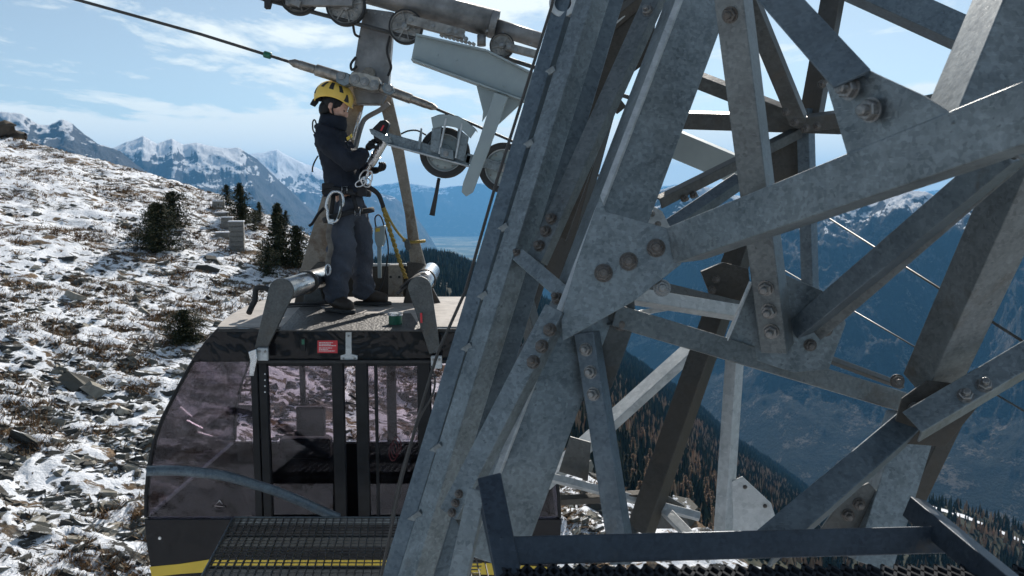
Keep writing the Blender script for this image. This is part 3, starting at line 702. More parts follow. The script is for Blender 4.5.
tg, tp, tn = plate('gusset_plate', [(769, 152), (797, 133), (803, 182), (768, 200)], P(785, 160, 3.4), NF, .008, 0, 'galv_dirty')
for x, y in [(795, 122), (806, 128), (817, 126), (786, 112), (824, 66), (822, 84)]: bolt(x, y, P(x, y, 3.1), NF, T3['o'], .014, 'bolt_rust')
sg, sp2, sn2 = plate('gusset_plate', [(646, 226), (650, 205), (662, 212), (672, 232)], P(655, 215, 3.0), (NF+V((0, 0, .5))).normalized(), .008, 0, 'galv_light')  # sunlit look of this plate is put into its pale colour
for x, y in [(652, 214), (658, 224)]: bolt(x, y, sp2, sn2, sg, .010, 'bolt')
# grimy splice where the dirty brace meets the near beam
dg, dp_, dn = plate('gusset_plate', [(700, 271), (722, 262), (747, 268), (750, 306), (724, 312), (712, 300), (706, 286)], P(725, 288, 3.0), NF, .03, 0, 'galv_dirty')
for x, y in [(716, 279), (712, 290), (722, 302)]: bolt(x, y, dp_, dn, dg, .014, 'bolt_rust')
# cross bracing low down behind the leg
mem('low_tie', (545, 478, 3.0), (700, 519, 2.9), .026, -1, 45, mat='galv_light', wf=.03)
mem('low_tie', (655, 505, 2.95), (708, 560, 2.7), .022, -1, 45, mat='galv_light', wf=.04)
mem('low_tie', (664, 505, 2.95), (610, 560, 2.8), .03, 1, 30, mat='galv_dark', wf=.04)
plate('gusset_plate', [(559, 471), (570, 436), (591, 442), (588, 480)], P(575, 455, 3.1), NF, .008, 0, 'galv_dark')
plate('gusset_plate', [(632, 528), (640, 500), (662, 492), (684, 505), (690, 528)], P(660, 515, 2.98), NF, .008, 0, 'galv_dark')
mem('low_tie', (560, 500, 3.0), (640, 495, 2.95), .03, -1, 20, mat='galv_dirty')
# head of the tower, top centre: pale sheet with sunlight put into its colour, pulley bracket
_u = P(607, 22, 3.3)
plate('head_plate', [(590, 34), (599, 17), (612, 9), (624, 3), (640, -8), (648, -3), (612, 28), (601, 40)], _u, V((-.45, -.62, .72)).normalized(), .006, 0, 'galv_light')
mem('head_angle', (650, -12, 3.25), (583, 44, 3.25), .045, -1, 40, mat='galv_dirty')
plate('head_plate', [(580, 50), (600, 34), (640, 10), (660, -8), (650, 60), (612, 88), (590, 82)], P(610, 55, 3.55), NF, .01, 0, 'galv_dirty')
mem('head_angle', (596, 90, 3.4), (640, 10, 3.4), .05, 1, 20, mat='galv_dirty')
mem('head_angle', (620, 112, 3.45), (587, 70, 3.45), .04, 1, 20, mat='galv_dirty')
b_ = MB(); c0 = P(563, 4, 3.0); b_.lathe(c0, NF, [(.030, -.02), (.050, -.02), (.050, .02), (.030, .02)], 28, closed=True)
b_.build('cable_ring', M['galv_light'], pyl, bevel=.002)
b_ = MB(); c0 = P(602, 0, 3.15); b_.lathe(c0, (NF+V((0, 0, .3))).normalized(), [(0, -.02), (.055, -.02), (.055, .0), (.034, .03), (.012, .05), (0, .05)], 28)
b_.build('cable_pulley', M['galv_light'], pyl, bevel=.002)
# low left: bracket with yellow plate
plate('yellow_bracket', [(466, 458), (472, 427), (477, 415), (482, 425), (480, 440), (470, 462)], P(473, 440, 2.9), NF, .008, 0, 'yellow_paint')
mem('low_bracket', (447, 505, 2.75), (470, 545, 2.7), .10, 1, 20, mat='galv_dark')

# ================================================================== near platform
zk = P(700, 545, 1.92).z
plat = thing('near_platform', P(700, 576, 1.9), 'dark steel maintenance platform with expanded mesh floor in the bottom right', 'platform')
kf = mem('kerb_beam', (500, 566, 1.86), (962, 553, 1.98), .068, 1, 6, t=.008, mat='kerb', parent=plat, wf=.05, N=V((0, -1, .25)))
kr = mem('kerb_beam', (910, 496, 2.12), (1100, 653, 1.45), .060, -1, 12, t=.008, mat='kerb', parent=plat, wf=.05)
mem('corner_upright', (500, 600, 1.80), (477, 478, 1.98), .062, 1, 8, t=.008, mat='kerb', parent=plat, wf=.05)
mem('corner_upright', (520, 640, 1.72), (483, 478, 2.02), .05, -1, 40, t=.006, mat='kerb', parent=plat, wf=.03)
mem('stay', (462, 600, 1.95), (486, 492, 2.0), .05, -1, 10, t=.006, mat='galv', parent=plat, wf=.03)
# expanded metal mesh floor: crossing strands, a few cm below the kerb top
mb = MB(); zf = P(700, 556, 1.9).z-.01
x0, x1, y0_, y1_ = P(500, 560, 1.9).x, 1.25, 1.05, 1.86
nx = 40
for i in range(-14, nx+2):
    for sgn in (1, -1):
        xa = x0+(x1-x0)*i/nx; dx = .42*sgn
        pts = []
        a = V((xa if sgn > 0 else xa+.42, y1_, zf)); b = a+V((dx, -(y1_-y0_), 0))
        # clip to the rectangle
        lo, hi = 0., 1.
        d = b-a
        for lim, side in ((x0, 1), (x1, -1)):
            for e in (0,):
                if abs(d.x) > 1e-9:
                    tt = (lim-a.x)/d.x
                    if (d.x > 0) == (side > 0): lo = max(lo, tt)
                    else: hi = min(hi, tt)
        if hi-lo < .02: continue
        a, b = a+d*lo, a+d*hi
        dd = (b-a).normalized(); nn = V((-dd.y, dd.x, 0))
        mb.prism([a-nn*.0038-V((0, 0, .030)), a+nn*.0038-V((0, 0, .030)), a+nn*.0038+V((0, 0, .008)), a-nn*.0038+V((0, 0, .008))], b-a)
mb.build('mesh_floor', M['mesh'], plat)

# ================================================================== grated walkway by the cabin door
zw = P(300, 517, 4.95).z
walk = thing('grated_walkway', PZ(300, 560, zw), 'open grid steel walkway in front of the cabin door', 'walkway')
bl, br = PZ(234, 518, zw), PZ(420, 514, zw)
xl, xr = -1.72, -.42; yb, yf = bl.y, 3.95
mb = MB(); pitch = .0455
shear = (PZ(203, 576, zw).x-bl.x)/(PZ(203, 576, zw).y-bl.y)
def wx(x, y): return x+shear*(y-yb)
n = int((xr+.25-bl.x)/pitch)
for i in range(n+1):
    x = bl.x+i*pitch
    mb.prism([V((wx(x, yb)-.0022, yb, zw-.022)), V((wx(x, yb)+.0022, yb, zw-.022)), V((wx(x, yb)+.0022, yb, zw)), V((wx(x, yb)-.0022, yb, zw))], V((wx(x, yf)-wx(x, yb), yf-yb, 0)))
m_ = int((yb-yf)/.042)
for i in range(m_+1):
    y = yb-i*.042
    mb.box(((wx(bl.x, y)+xr+.25)/2, y, zw-.003), (xr+.25-wx(bl.x, y), .005, .005))
mb.build('grating', M['galv_dark'], walk)
mb = MB()
mb.prism([V((wx(bl.x, yb)-.012, yb, zw-.045)), V((wx(bl.x, yb)-.004, yb, zw-.045)), V((wx(bl.x, yb)-.004, yb, zw+.004)), V((wx(bl.x, yb)-.012, yb, zw+.004))], V((wx(bl.x, yf)-wx(bl.x, yb), yf-yb, 0)))
mb.box(((bl.x+xr+.25)/2, yb+.008, zw-.02), (xr+.25-bl.x, .008, .05))
mb.build('edge_bar', M['galv'], walk)
mb = MB(); mb.box(((bl.x+xr+.2)/2, yb-.20, zw-.062), (xr+.2-bl.x, .05, .05)); mb.build('bearer', M['galv_dark'], walk)
mb = MB(); mb.box(((bl.x+xr+.2)/2, yb-.62, zw-.062), (xr+.1-bl.x, .05, .05)); mb.build('bearer', M['galv_dark'], walk)
# guide rail tube curving past the cabin window
gr = MB(); pts = [(147, 471, 4.62), (175, 470.5, 4.66), (200, 472.5, 4.7), (225, 476, 4.75), (250, 483, 4.8), (275, 491, 4.85), (300, 501, 4.9), (322, 511, 4.95), (338, 518, 5.0)]
pp = [P(*q) for q in pts]
def smooth_path(pp, k=6):
    out = []
    for i in range(len(pp)-1):
        p0, p1, p2, p3 = pp[max(i-1, 0)], pp[i], pp[i+1], pp[min(i+2, len(pp)-1)]
        for j in range(k):
            t_ = j/k; out.append(.5*((2*p1)+(p2-p0)*t_+(2*p0-5*p1+4*p2-p3)*t_*t_+(3*p1-p0-3*p2+p3)*t_**3))
    return out+[pp[-1]]
sp_ath = smooth_path(pp)
gr.tube(sp_ath, .030, 20, caps=False); gr.tube([p for p in sp_ath], .026, 20, caps=False)
ax = (sp_ath[1]-sp_ath[0]).normalized()
gr.lathe(sp_ath[0], ax, [(.026, 0), (.030, 0)], 20)
tag(gr.build('guide_rail', M['galv_blue'], None), 'blue-grey bent guide tube with open end crossing in front of the cabin window', 'guide rail')
# distant ropes seen through the tower on the right, and the slack rope by the twin leg
def rope(name, pts, r, mat, label, cat, n=8, group=None, k=1):
    pp = [P(*q) for q in pts]
    if k > 1: pp = smooth_path(pp, k)
    return tag(MB().tube(pp, r, n).build(name, M[mat], None), label, cat, group)
rope('wire_rope', [(830, 219, 4.5), (1060, 365, 2.4)], .0050, 'galv_dirty', 'upper thin wire rope slanting across the blue valley on the right', 'rope')
rope('wire_rope', [(770, 262, 5.0), (1060, 432, 2.6)], .0038, 'galv_dark', 'lower thin wire rope slanting across the blue valley on the right', 'rope')
rope('safety_rope', [(556, -20, 2.75), (552, 5, 2.75), (497, 180, 2.65), (465, 292, 2.6), (438, 352, 2.6), (433, 368, 2.6), (416, 425, 2.6), (402, 478, 2.58), (376, 600, 2.5)], .0052, 'rope', 'dark slack rope hanging along the left of the twin tower leg', 'rope')
rope('steel_sling', [(431, 366, 3.4), (435, 380, 3.38), (432, 396, 3.35), (419, 420, 3.3), (402, 470, 3.25), (391, 520, 3.2)], .0045, 'rope', 'twisted thin sling below the right cabin bracket', 'sling', k=4)
# ================================================================== cable car cabin
YF, YB = 5.30, 7.10
ZR = P(330, 328, YF).z
CX = P(350, 400, YF).x
cab = thing('cable_car', V((CX, 6.2, P(350, 650, YF).z)), 'black cable car cabin with tinted windows and a yellow stripe, man standing on its roof', 'cable car')
t = NT('tinted_window'); t.n.remove(t.b)
tr = t.n.new('ShaderNodeBsdfTransparent'); tr.inputs['Color'].default_value = (.80, .76, .79, 1)
gl = t.n.new('ShaderNodeBsdfGlossy'); gl.inputs['Roughness'].default_value = .03; gl.inputs['Color'].default_value = (.68, .69, .74, 1)
fr = t.n.new('ShaderNodeFresnel'); fr.inputs['IOR'].default_value = 1.5
nb = t.n.new('ShaderNodeBump'); nb.inputs['Strength'].default_value = .12; nb.inputs['Distance'].default_value = .02; t.l(t.noise(2.2, 3, .5), nb.inputs['Height'])
t.l(nb.outputs['Normal'], gl.inputs['Normal']); t.l(nb.outputs['Normal'], fr.inputs['Normal'])
ms_ = t.n.new('ShaderNodeMixShader'); t.l(t.math('ADD', t.math('MULTIPLY', fr.outputs[0], .85), .0), ms_.inputs[0]); t.l(tr.outputs[0], ms_.inputs[1]); t.l(gl.outputs[0], ms_.inputs[2])
# dust and smears: a faint diffuse film
df = t.n.new('ShaderNodeBsdfDiffuse'); df.inputs['Color'].default_value = (.35, .33, .33, 1)
m2 = t.n.new('ShaderNodeMixShader'); t.l(t.ramp(t.noise(5, 8, .7, dist=1), [(.45, .0), (.75, .025)]), m2.inputs[0]); t.l(ms_.outputs[0], m2.inputs[1]); t.l(df.outputs[0], m2.inputs[2])
t.l(m2.outputs[0], t.out.inputs['Surface']); M['glass'] = t.m
def fp(px, py, Y=YF): return P(px, py, Y)
LC = [(217, 328), (205, 341), (192, 359), (176, 388), (161, 417), (152, 442), (146.5, 468), (144, 495), (144, 520), (147, 548), (152, 576), (165, 612), (195, 650)]
LC = [fp(*q) for q in LC]
RC = [V((2*CX-p.x, p.y, p.z)) for p in LC]
def cx_at(z):       # left contour x at height z
    zs = [p.z for p in LC][::-1]; xs = [p.x for p in LC][::-1]
    return float(np.interp(z, zs, xs))
def zpx(py): return fp(350, py).z
def xpx(px): return fp(px, 400).x
def side_band(name, z0, z1, mat, t=.035, side=-1, ya=YF, yb=YB, inset=0., bev=.004):
    zs = [z0]+[p.z for p in LC if z1 < p.z < z0]+[z1]
    vs = []
    out = [(cx_at(z)+inset, z) for z in zs]
    inn = [(x+t, z) for x, z in out]
    prof = out+inn[::-1]
    if side > 0: prof = [(2*CX-x, z) for x, z in prof]
    m = MB(); n = len(zs)
    lo = [V((x, ya, z)) for x, z in prof]; hi = [V((x, yb, z)) for x, z in prof]
    vs = lo+hi; N = 2*n; fs = []
    for i in range(N): fs.append((i, (i+1) % N, N+(i+1) % N, N+i))
    for i in range(n-1):
        fs.append((i, i+1, N-2-i, N-1-i)); fs.append((N+i, N+i+1, N+N-2-i, N+N-1-i))
    m.add(vs, fs); return m.build(name, mat, cab, bevel=bev)
zh, zg, zb = zpx(362), zpx(517.5), LC[-1].z
def wall(z0, z1, y, mat, name, t=.04, xa=None, xb=None):
    zs = [z0]+[p.z for p in LC if z1 < p.z < z0]+[z1]
    L_ = [V((cx_at(z) if xa is None else xa, y, z)) for z in zs]; R_ = [V((2*CX-cx_at(z) if xb is None else xb, y, z)) for z in zs]
    return MB().prism(L_+R_[::-1], V((0, t, 0))).build(name, mat, cab, bevel=.006, seg=2)
t = NT('black_gelcoat'); t.set(base=(.013, .013, .015), rough=t.math('MULTIPLY_ADD', t.noise(30, 4), .08, .06), spec=.22)
t.bump(t.noise(3.2, 3, .55, dist=.4), .6, .05); M['gel'] = t.m
hd = wall(ZR-.004, zh, YF, M['gel'], 'header_panel'); 
lw = wall(zg-.012, zb, YF, M['gel'], 'lower_panel')
# yellow stripe following the bottom of the panel
st = [(152, 567, 577), (180, 564, 574), (210, 559.5, 572), (240, 560, 572), (285, 560, 572), (350, 560, 572), (430, 560, 572), (470, 562, 574), (547, 567, 577)]
mb = MB(); top = [fp(x if x != 152 else 149.5, a, YF-.004) for x, a, b in st]; bot = [fp(x, b, YF-.004) for x, a, b in st]
mb.prism(top+bot[::-1], V((0, .003, 0))); mb.build('stripe', M['yellow_paint'], cab)
wall(ZR-.004, zh, YB-.04, M['interior'], 'rear_header'); wall(zg-.012, zb, YB-.04, M['interior'], 'rear_panel')
rl = MB(); rl.box((CX, YB-.06, zg-.004), (2.5, .02, .016)); rl.build('rear_sill', M['alu'], cab)
for s in (-1, 1):
    side_band('side_panel', ZR-.004, zh, M['black_paint'], side=s, ya=YF+.042, yb=YB-.042)
    side_band('side_panel', zg, zb, M['black_paint'], side=s, ya=YF+.042, yb=YB-.042)
    side_band('side_window', zh-.004, zg+.004, M['glass'], t=.006, side=s, ya=YF+.05, yb=YB-.05, inset=.012, bev=0)
    side_band('window_frame', zh, zg, M['black'], t=.022, side=s, ya=YF-.004, yb=YF+.045)
    side_band('window_frame', zh, zg, M['black'], t=.022, side=s, ya=YB-.045, yb=YB+.004)
# floor and bench
mb = MB(); mb.box((CX, (YF+YB)/2, zb+.05), (2.15, YB-YF-.1, .06)); mb.build('floor', M['interior'], cab)
# posts, door leaves
def vbar(name, xa, xb, z0, z1, y, t=.05, mat='black', bev=.004):
    mb = MB(); mb.box(((xa+xb)/2, y+t/2, (z0+z1)/2), (abs(xb-xa), t, abs(z0-z1))); return mb.build(name, M[mat], cab, bevel=bev)
vbar('door_post', xpx(252), xpx(259), zh, zg, YF-.012)
vbar('door_post', xpx(260.5), xpx(268.5), zh, zg, YF-.018)
vbar('door_post', xpx(418), xpx(430), zh, zg, YF-.012)
vbar('door_edge', xpx(332.5), xpx(344), zh, zg, YF-.01)
vbar('door_edge', xpx(356), xpx(368), zh, zg, YF-.01)
vbar('door_edge', xpx(374.5), xpx(377.5), zh, zg-.0, YF+.0, t=.03)
mb = MB(); mb.box(((xpx(252)+xpx(455))/2, YF-.014, zpx(361)), (xpx(455)-xpx(252), .03, .022)); mb.build('door_track', M['rubber'], cab, bevel=.003)
mb = MB(); mb.box(((xpx(252)+xpx(455))/2, YF-.012, zg-.008), (xpx(455)-xpx(252), .03, .02)); mb.build('door_sill', M['galv_dark'], cab, bevel=.003)
vbar('window_frame', xpx(258), xpx(430), zh, zh-.03, YF+.002, t=.03)
# rivets beside the door
for py in (374, 380, 386, 392):
    mb = MB(); mb.lathe(fp(265, py, YF-.018), V((0, -1, 0)), [(0, 0), (.006, 0), (.005, .003), (0, .004)], 10); mb.build('rivet', M['alu'], cab)
def pane(name, pts, y):
    return MB().prism([fp(a, b, y) for a, b in pts], V((0, .006, 0))).build(name, M['glass'], cab)
zs = [zh]+[p.z for p in LC if zg < p.z < zh]+[zg]
mb = MB(); mb.prism([V((cx_at(z)+.018, YF+.006, z)) for z in zs]+[V((xpx(253), YF+.006, zg)), V((xpx(253), YF+.006, zh))], V((0, .006, 0))); mb.build('window_pane', M['glass'], cab)
mb = MB(); mb.prism([V((2*CX-cx_at(z)-.018, YF+.006, z)) for z in zs]+[V((xpx(447), YF+.006, zg)), V((xpx(447), YF+.006, zh))], V((0, .006, 0))); mb.build('window_pane', M['glass'], cab)
pane('door_pane', [(268, 362), (333, 362), (333, 517), (268, 517)], YF+.01)
pane('door_pane', [(368, 362), (418, 362), (418, 517), (368, 517)], YF+.01)
# rear windows: panes between dark mullions
mb = MB(); mb.prism([V((cx_at(z)+.018, YB-.02, z)) for z in zs]+[V((2*CX-cx_at(z)-.018, YB-.02, z)) for z in zs[::-1]], V((0, .006, 0))); mb.build('rear_window', M['glass'], cab)
for xa, xb in ((302, 307), (388, 397), (418, 432)):
    mb = MB(); a, b = P(xa, 400, YB).x, P(xb, 400, YB).x; mb.box(((a+b)/2, YB-.045, (zh+zg)/2), (b-a, .04, zh-zg)); mb.build('mullion', M['interior'], cab, bevel=.003)
# dark loudspeaker box with rows of holes hanging inside
mb = MB(); a, b = P(296, 407, 6.6), P(325, 436, 6.6); mb.box(((a.x+b.x)/2, 6.62, (a.z+b.z)/2), (b.x-a.x, .05, a.z-b.z)); bx = mb.build('info_panel', M['black'], cab, bevel=.004)
a, b = P(280, 438, 6.6), P(331, 458, 6.6); mb = MB(); mb.box(((a.x+b.x)/2, 6.62, (a.z+b.z)/2), (b.x-a.x, .10, a.z-b.z)); mb.build('backrest', M['black'], cab, bevel=.01)
mb = MB()
for r_ in range(2):
    for c_ in range(8):
        for q_ in range(2): mb.lathe(P(300+c_*2.6+q_*1.3, 415.5+q_*1.6+r_*15, 6.594), V((0, -1, 0)), [(0, 0), (.0045, 0), (.004, .001), (0, .001)], 6)
mb.build('grille_holes', M['seat_grey'], bx)
mb = MB()
for k_ in range(3):
    mb.tube([P(393+4*math.cos(a)+k_*2, 452+9*math.sin(a)-k_*3, 5.9) for a in np.linspace(0, 6.28, 20)], .004, 6)
tag(mb.build('cable_coil', simple('red_cable', (.32, .06, .07), (.2, .04, .05), .5, 0, 20, 0, 0), None), 'loose reddish cable coil lying inside the cabin behind the right door pane', 'cable coil')
# faint triangular mark on the side window
mb = MB(); tri = [fp(214.5, 506, YF-.002), fp(219.5, 500.5, YF-.002), fp(225, 507, YF-.002)]
mb.tube(tri, .0035, 6, closed=True); mb.build('window_symbol', M['white_ink'], cab)
mb = MB(); mb.lathe(fp(160, 538, YF), V((0, -1, 0)), [(0, 0), (.012, 0), (.011, .006), (0, .007)], 16); mb.build('cap_nut', M['alu'], cab)
# roof
mb = MB(); pr = [(217, 327), (221, 322), (232, 314), (246, 306), (262, 300.5), (276, 297)]
pp = [PZ(a, b, ZR) for a, b in pr]; pp = [V((p.x, min(max(p.y, YF-.01), YB+.05), ZR)) for p in pp]
rt = [V((2*CX-p.x, p.y, p.z)) for p in pp[::-1]]
mb.prism([p-V((0, 0, .028)) for p in pp+rt], V((0, 0, .03))); rf = mb.build('roof', M['roof'], cab, bevel=.004)
# cast shadow on the front half of the roof, laid on as a dark sheet
t = NT('painted_roof_shadow'); wv = t.vor(55, out='Distance'); t.set(base=t.ramp(t.noise(8, 8, .7), [(.35, (.018, .018, .020)), (.7, (.06, .058, .056))]), rough=.55); t.bump(wv, .9, .006)
mb = MB(); mp_ = [(298, 310), (305, 303.5), (318, 303.5), (323, 310), (349, 309.5), (352, 314), (411, 314), (421, 330), (424, 331.4), (279, 331)]
mb.prism([PZ(a, b, ZR+.003) for a, b in mp_], V((0, 0, .006))); mb.build('painted_roof_shadow', t.m, cab)
# black edge gasket along the front of the roof
mb = MB(); mb.box((CX, YF-.006, ZR-.014), (1.74, .02, .02)); mb.build('roof_edge', M['rubber'], cab, bevel=.003)
# paddle arms at the front, tubes running back to the hanger
def paddle(c, e, r, w, y):
    c3, e3 = P(*c, y), P(*e, y); d = (e3-c3).normalized(); n = V((d.z, 0, -d.x))
    if n.x < 0: n = -n
    pts = []
    a0 = math.atan2(n.z, n.x)
    for i in range(15):
        a = a0+math.pi*i/14 if True else 0
        pts.append(c3+V((math.cos(a), 0, math.sin(a)))*r)
    dn = pts[7]-c3
    if dn.dot(d) > 0: pts = [c3-(p-c3) for p in pts]
    pts += [e3+(-n if (pts[-1]-c3).dot(n) < 0 else n)*w, e3+(n if (pts[0]-c3).dot(n) > 0 else -n)*w]
    return pts
for c, e, r, ex in (((281, 291), (260, 350), .082, .06), ((419.5, 288), (435, 353), .076, -.06)):
    y = YF-.07
    arm = MB().prism(paddle(c, e, r, .038, y), V((0, .025, 0))).build('hanger_arm', M['galv_dark'], cab, bevel=.003)
    c3 = P(*c, y+.025); b3 = c3+V((ex, 1.30, 0))
    if ex < 0: b3 = c3+V((-.05, 1.25, .0))
    MB().cyl(c3, b3, r*.93, 32).build('cross_tube', M['chrome'], cab)
    MB().lathe(c3+(b3-c3)*.42, (b3-c3), [(r*.94, -.02), (r*1.06, -.02), (r*1.06, .02), (r*.94, .02)], 32).build('clamp_ring', M['galv_dirty'], cab)
    # bracket and latch
    x_, y_ = (263, 354) if ex > 0 else (436.5, 362)
    b = MB(); q = P(x_, y_, y-.01); b.box(q, (.072, .03, .085)); b.build('arm_bracket', M['galv_light'], cab, bevel=.004)
    for dx in (-.018, .02):
        mb = MB(); mb.lathe(q+V((dx, -.015, .02)), V((0, -1, 0)), [(0, 0), (.009, 0), (.009, .008), (0, .009)], 6); mb.build('bolt', M['bolt'], cab)
mb = MB(); mb.prism([P(a, b, YF-.12) for a, b in [(248, 352), (256, 349), (257, 358), (253.5, 376), (249, 376), (250, 360)]], V((0, .012, 0))); mb.build('latch_lever', M['alu'], cab, bevel=.003)
mb = MB(); mb.prism([P(a, b, YF-.10) for a, b in [(420, 313), (422, 313), (422.4, 323), (420.4, 323)]], V((0, .008, 0))); mb.build('red_mark', M['red_sign'], cab, bevel=.001)
# header fittings: T-shaped centre bracket, green and red tags, red label
mb = MB(); mb.prism([P(a, b, YF-.012) for a, b in [(345.5, 332), (351.5, 332), (351.5, 354), (357.5, 355.5), (357.5, 362), (340.5, 362), (340.5, 355.5), (345.5, 354)]], V((0, .012, 0))); tb = mb.build('centre_bracket', M['galv_light'], cab, bevel=.002)
for a, b in ((348.5, 336), (343.5, 358.5), (354.5, 358.5)):
    mb = MB(); mb.lathe(P(a, b, YF-.012), V((0, -1, 0)), [(0, 0), (.007, 0), (.007, .006), (0, .007)], 6); mb.build('bolt', M['bolt'], tb)
mb = MB(); mb.prism([P(a, b, YF-.008) for a, b in [(300.5, 338), (305.5, 338), (305.5, 351), (300.5, 351)]], V((0, .008, 0))); gt = mb.build('indicator', M['black'], cab, bevel=.001)
mb = MB(); mb.prism([P(a, b, YF-.010) for a, b in [(301.7, 339.5), (304.4, 339.5), (304.4, 344.5), (301.7, 344.5)]], V((0, .002, 0))); mb.build('indicator_light', M['green'], gt)
sg_ = MB().prism([P(a, b, YF-.004) for a, b in [(317.5, 340.5), (337.5, 340.5), (337.5, 353), (317.5, 353)]], V((0, .004, 0))).build('red_label', M['red_sign'], cab)
mb = MB()
for (x0_, x1_, yy) in [(319, 333, 342.3), (319, 331, 343.8), (319, 336, 345.3), (319, 332, 347.6), (319, 328, 349.1), (319, 335, 350.6)]:
    x = x0_
    while x < x1_:
        w_ = random.uniform(.8, 2.6); mb.prism([P(x, yy, YF-.0055), P(min(x+w_, x1_), yy, YF-.0055), P(min(x+w_, x1_), yy+.75, YF-.0055), P(x, yy+.75, YF-.0055)], V((0, .001, 0))); x += w_+.5
mb.build('small_print', M['white_ink'], sg_)
# black hook tube at the left roof edge, its cable along the roof
mb = MB(); mb.tube(smooth_path([P(272, 292, 5.75), P(266, 288.5, 5.75), P(259, 287.5, 5.75), P(255.5, 291, 5.75), P(255, 300, 5.75), P(252, 306, 5.75), P(249, 313, 5.7)], 5), .021, 12); mb.build('hook_handle', M['rubber'], cab)
mb = MB(); mb.tube([P(287, 304.5, 6.3), P(346, 302, 6.35)], .012, 8); mb.tube([P(287, 307, 6.2), P(330, 305, 6.2)], .006, 8); mb.build('tie_bar', M['rubber'], cab)

# ---------------- A-shaped hanger on the roof
YH = 6.62
def hp_(name, pts, y, t=.03, mat='galv_brown', bev=.004):
    return MB().prism([P(a, b, y) for a, b in pts], V((0, t, 0))).build(name, M[mat], cab, bevel=bev)
hp_('hanger_leg', [(350, 103), (364, 103), (352, 150), (337, 225), (335, 262), (327, 303), (296, 303), (299, 274), (318, 210), (336, 150)], YH)
hp_('hanger_leg', [(378, 97), (392, 97), (402, 140), (419, 240), (431, 285), (441, 304), (404, 304), (408, 276), (410, 262), (405, 215), (393, 155)], YH)
hp_('leg_foot', [(318, 262), (336, 262), (330, 304), (294, 304), (299, 280)], YH-.02, .02, 'galv_dirty')
hp_('leg_foot', [(407, 262), (425, 264), (431, 285), (441, 304), (403, 304), (407, 284)], YH-.02, .02, 'galv_dirty')
hp_('head_plate', [(348, 84), (391, 84), (392, 105), (348, 105)], YH-.03, .06, 'galv_brown')
for x, y in ((353, 98), (362, 93), (370, 97), (383, 99)):
    mb = MB(); mb.lathe(P(x, y, YH-.03), V((0, -1, 0)), [(0, 0), (.016, 0), (.016, .012), (0, .013)], 6); mb.build('bolt', M['bolt_rust'], cab)
hp_('cross_beam', [(331, 266), (408, 266), (408, 297), (331, 297)], YH+.02, .05, 'galv_dirty')
hp_('cross_beam_edge', [(340, 264.5), (406, 263.5), (406, 266), (340, 267)], YH+.01, .04, 'galv_light')
bl_ = hp_('bearing_block', [(388.5, 265), (402, 265), (402.5, 297), (388, 297)], YH-.08, .08, 'galv_brown')
for x, y in ((390.8, 277), (399.3, 277)):
    mb = MB(); mb.lathe(P(x, y, YH-.08), V((0, -1, 0)), [(0, 0), (.011, 0), (.011, .008), (0, .008)], 8); mb.build('bolt', M['rubber'], bl_)
hp_('foot_plate', [(305, 288), (320, 288), (324, 304.5), (303, 304.5)], YH-.12, .04, 'galv_dark')
mb = MB(); mb.tube(smooth_path([P(389, 103, YH-.1), P(380, 110, YH-.1), P(366, 118, YH-.1), P(361, 127, YH-.1), P(356, 146, YH-.1), P(350, 170, YH-.1)], 5), .020, 12); mb.build('bent_tube', M['tube'], cab)
mb = MB(); mb.tube([P(361, 112, YH-.05), P(353, 140, YH-.05)], .014, 8); mb.build('bright_rod', M['alu'], cab)
# grey switch box on a post by the hanger
mb = MB(); mb.prism([P(a, b, YH-.2) for a, b in [(374.5, 227), (384.5, 225.5), (384.5, 240), (382.5, 246.5), (377, 247), (374.5, 240)]], V((0, .08, 0))); bx = mb.build('switch_box', M['paint_grey'], cab, bevel=.004)
mb = MB(); mb.prism([P(a, b, YH-.203) for a, b in [(375.5, 228.5), (380, 227.8), (380, 231.4), (375.5, 232)]], V((0, .002, 0))); mb.build('warning_sticker', M['yellow_paint'], bx)
mb = MB(); mb.box(P(379.5, 262, YH-.16), (.03, .03, .26)); mb.build('box_post', M['paint_grey'], cab, bevel=.003)
mb = MB(); mb.tube(smooth_path([P(376, 227, YH-.17), P(375, 218, YH-.17), P(379, 215, YH-.17), P(383, 222, YH-.17), P(388, 245, YH-.17), P(387, 262, YH-.17), P(382, 284, YH-.17), P(377, 293, YH-.17)], 5), .006, 6); mb.build('box_cable', M['rubber'], cab)
# green tin standing on the painted roof shadow
zt = ZR+.009; c = PZ(395.5, 324, zt); mb = MB(); mb.lathe(c, V((0, 0, 1)), [(0, 0), (.046, 0), (.046, .062), (0, .062)], 28)
tin = tag(mb.build('tin', M['green'], None, bevel=.002), 'small green tin with pale lid standing on the cabin roof', 'tin')
mb = MB(); mb.lathe(c, V((0, 0, 1)), [(0, .062), (.052, .062), (.052, .074), (.046, .078), (0, .078)], 28); mb.build('lid', M['alu'], tin)

# ================================================================== carriage above the cabin
YC = 6.35
car = thing('carriage', P(400, 20, YC), 'dark steel carriage of tubes and spoked wheels riding above the cabin', 'carriage')
def tube_px(name, a, b, r, mat='tube', parent=car, caps=True, n=32):
    return MB().cyl(P(*a), P(*b), r, n).build(name, M[mat], parent, bevel=0)
tube_px('main_tube', (325, -22, YC), (497, 25, YC), .105)
MB().lathe(P(497, 25, YC), (P(497, 25, YC)-P(325, -22, YC)), [(0, .0), (.108, 0), (.108, -.05), (.100, -.05)], 32).build('tube_collar', M['tube'], car)
tube_px('end_tube', (490, 25, YC), (541, 41, YC), .062)
for x, y in ((487, 31), (494, 28), (503, 33), (531, 44), (534, 33)):
    mb = MB(); mb.lathe(P(x, y, YC-.1), V((0, -1, 0)), [(0, 0), (.010, 0), (.009, .01), (0, .012)], 8); mb.build('rivet', M['bolt'], car)
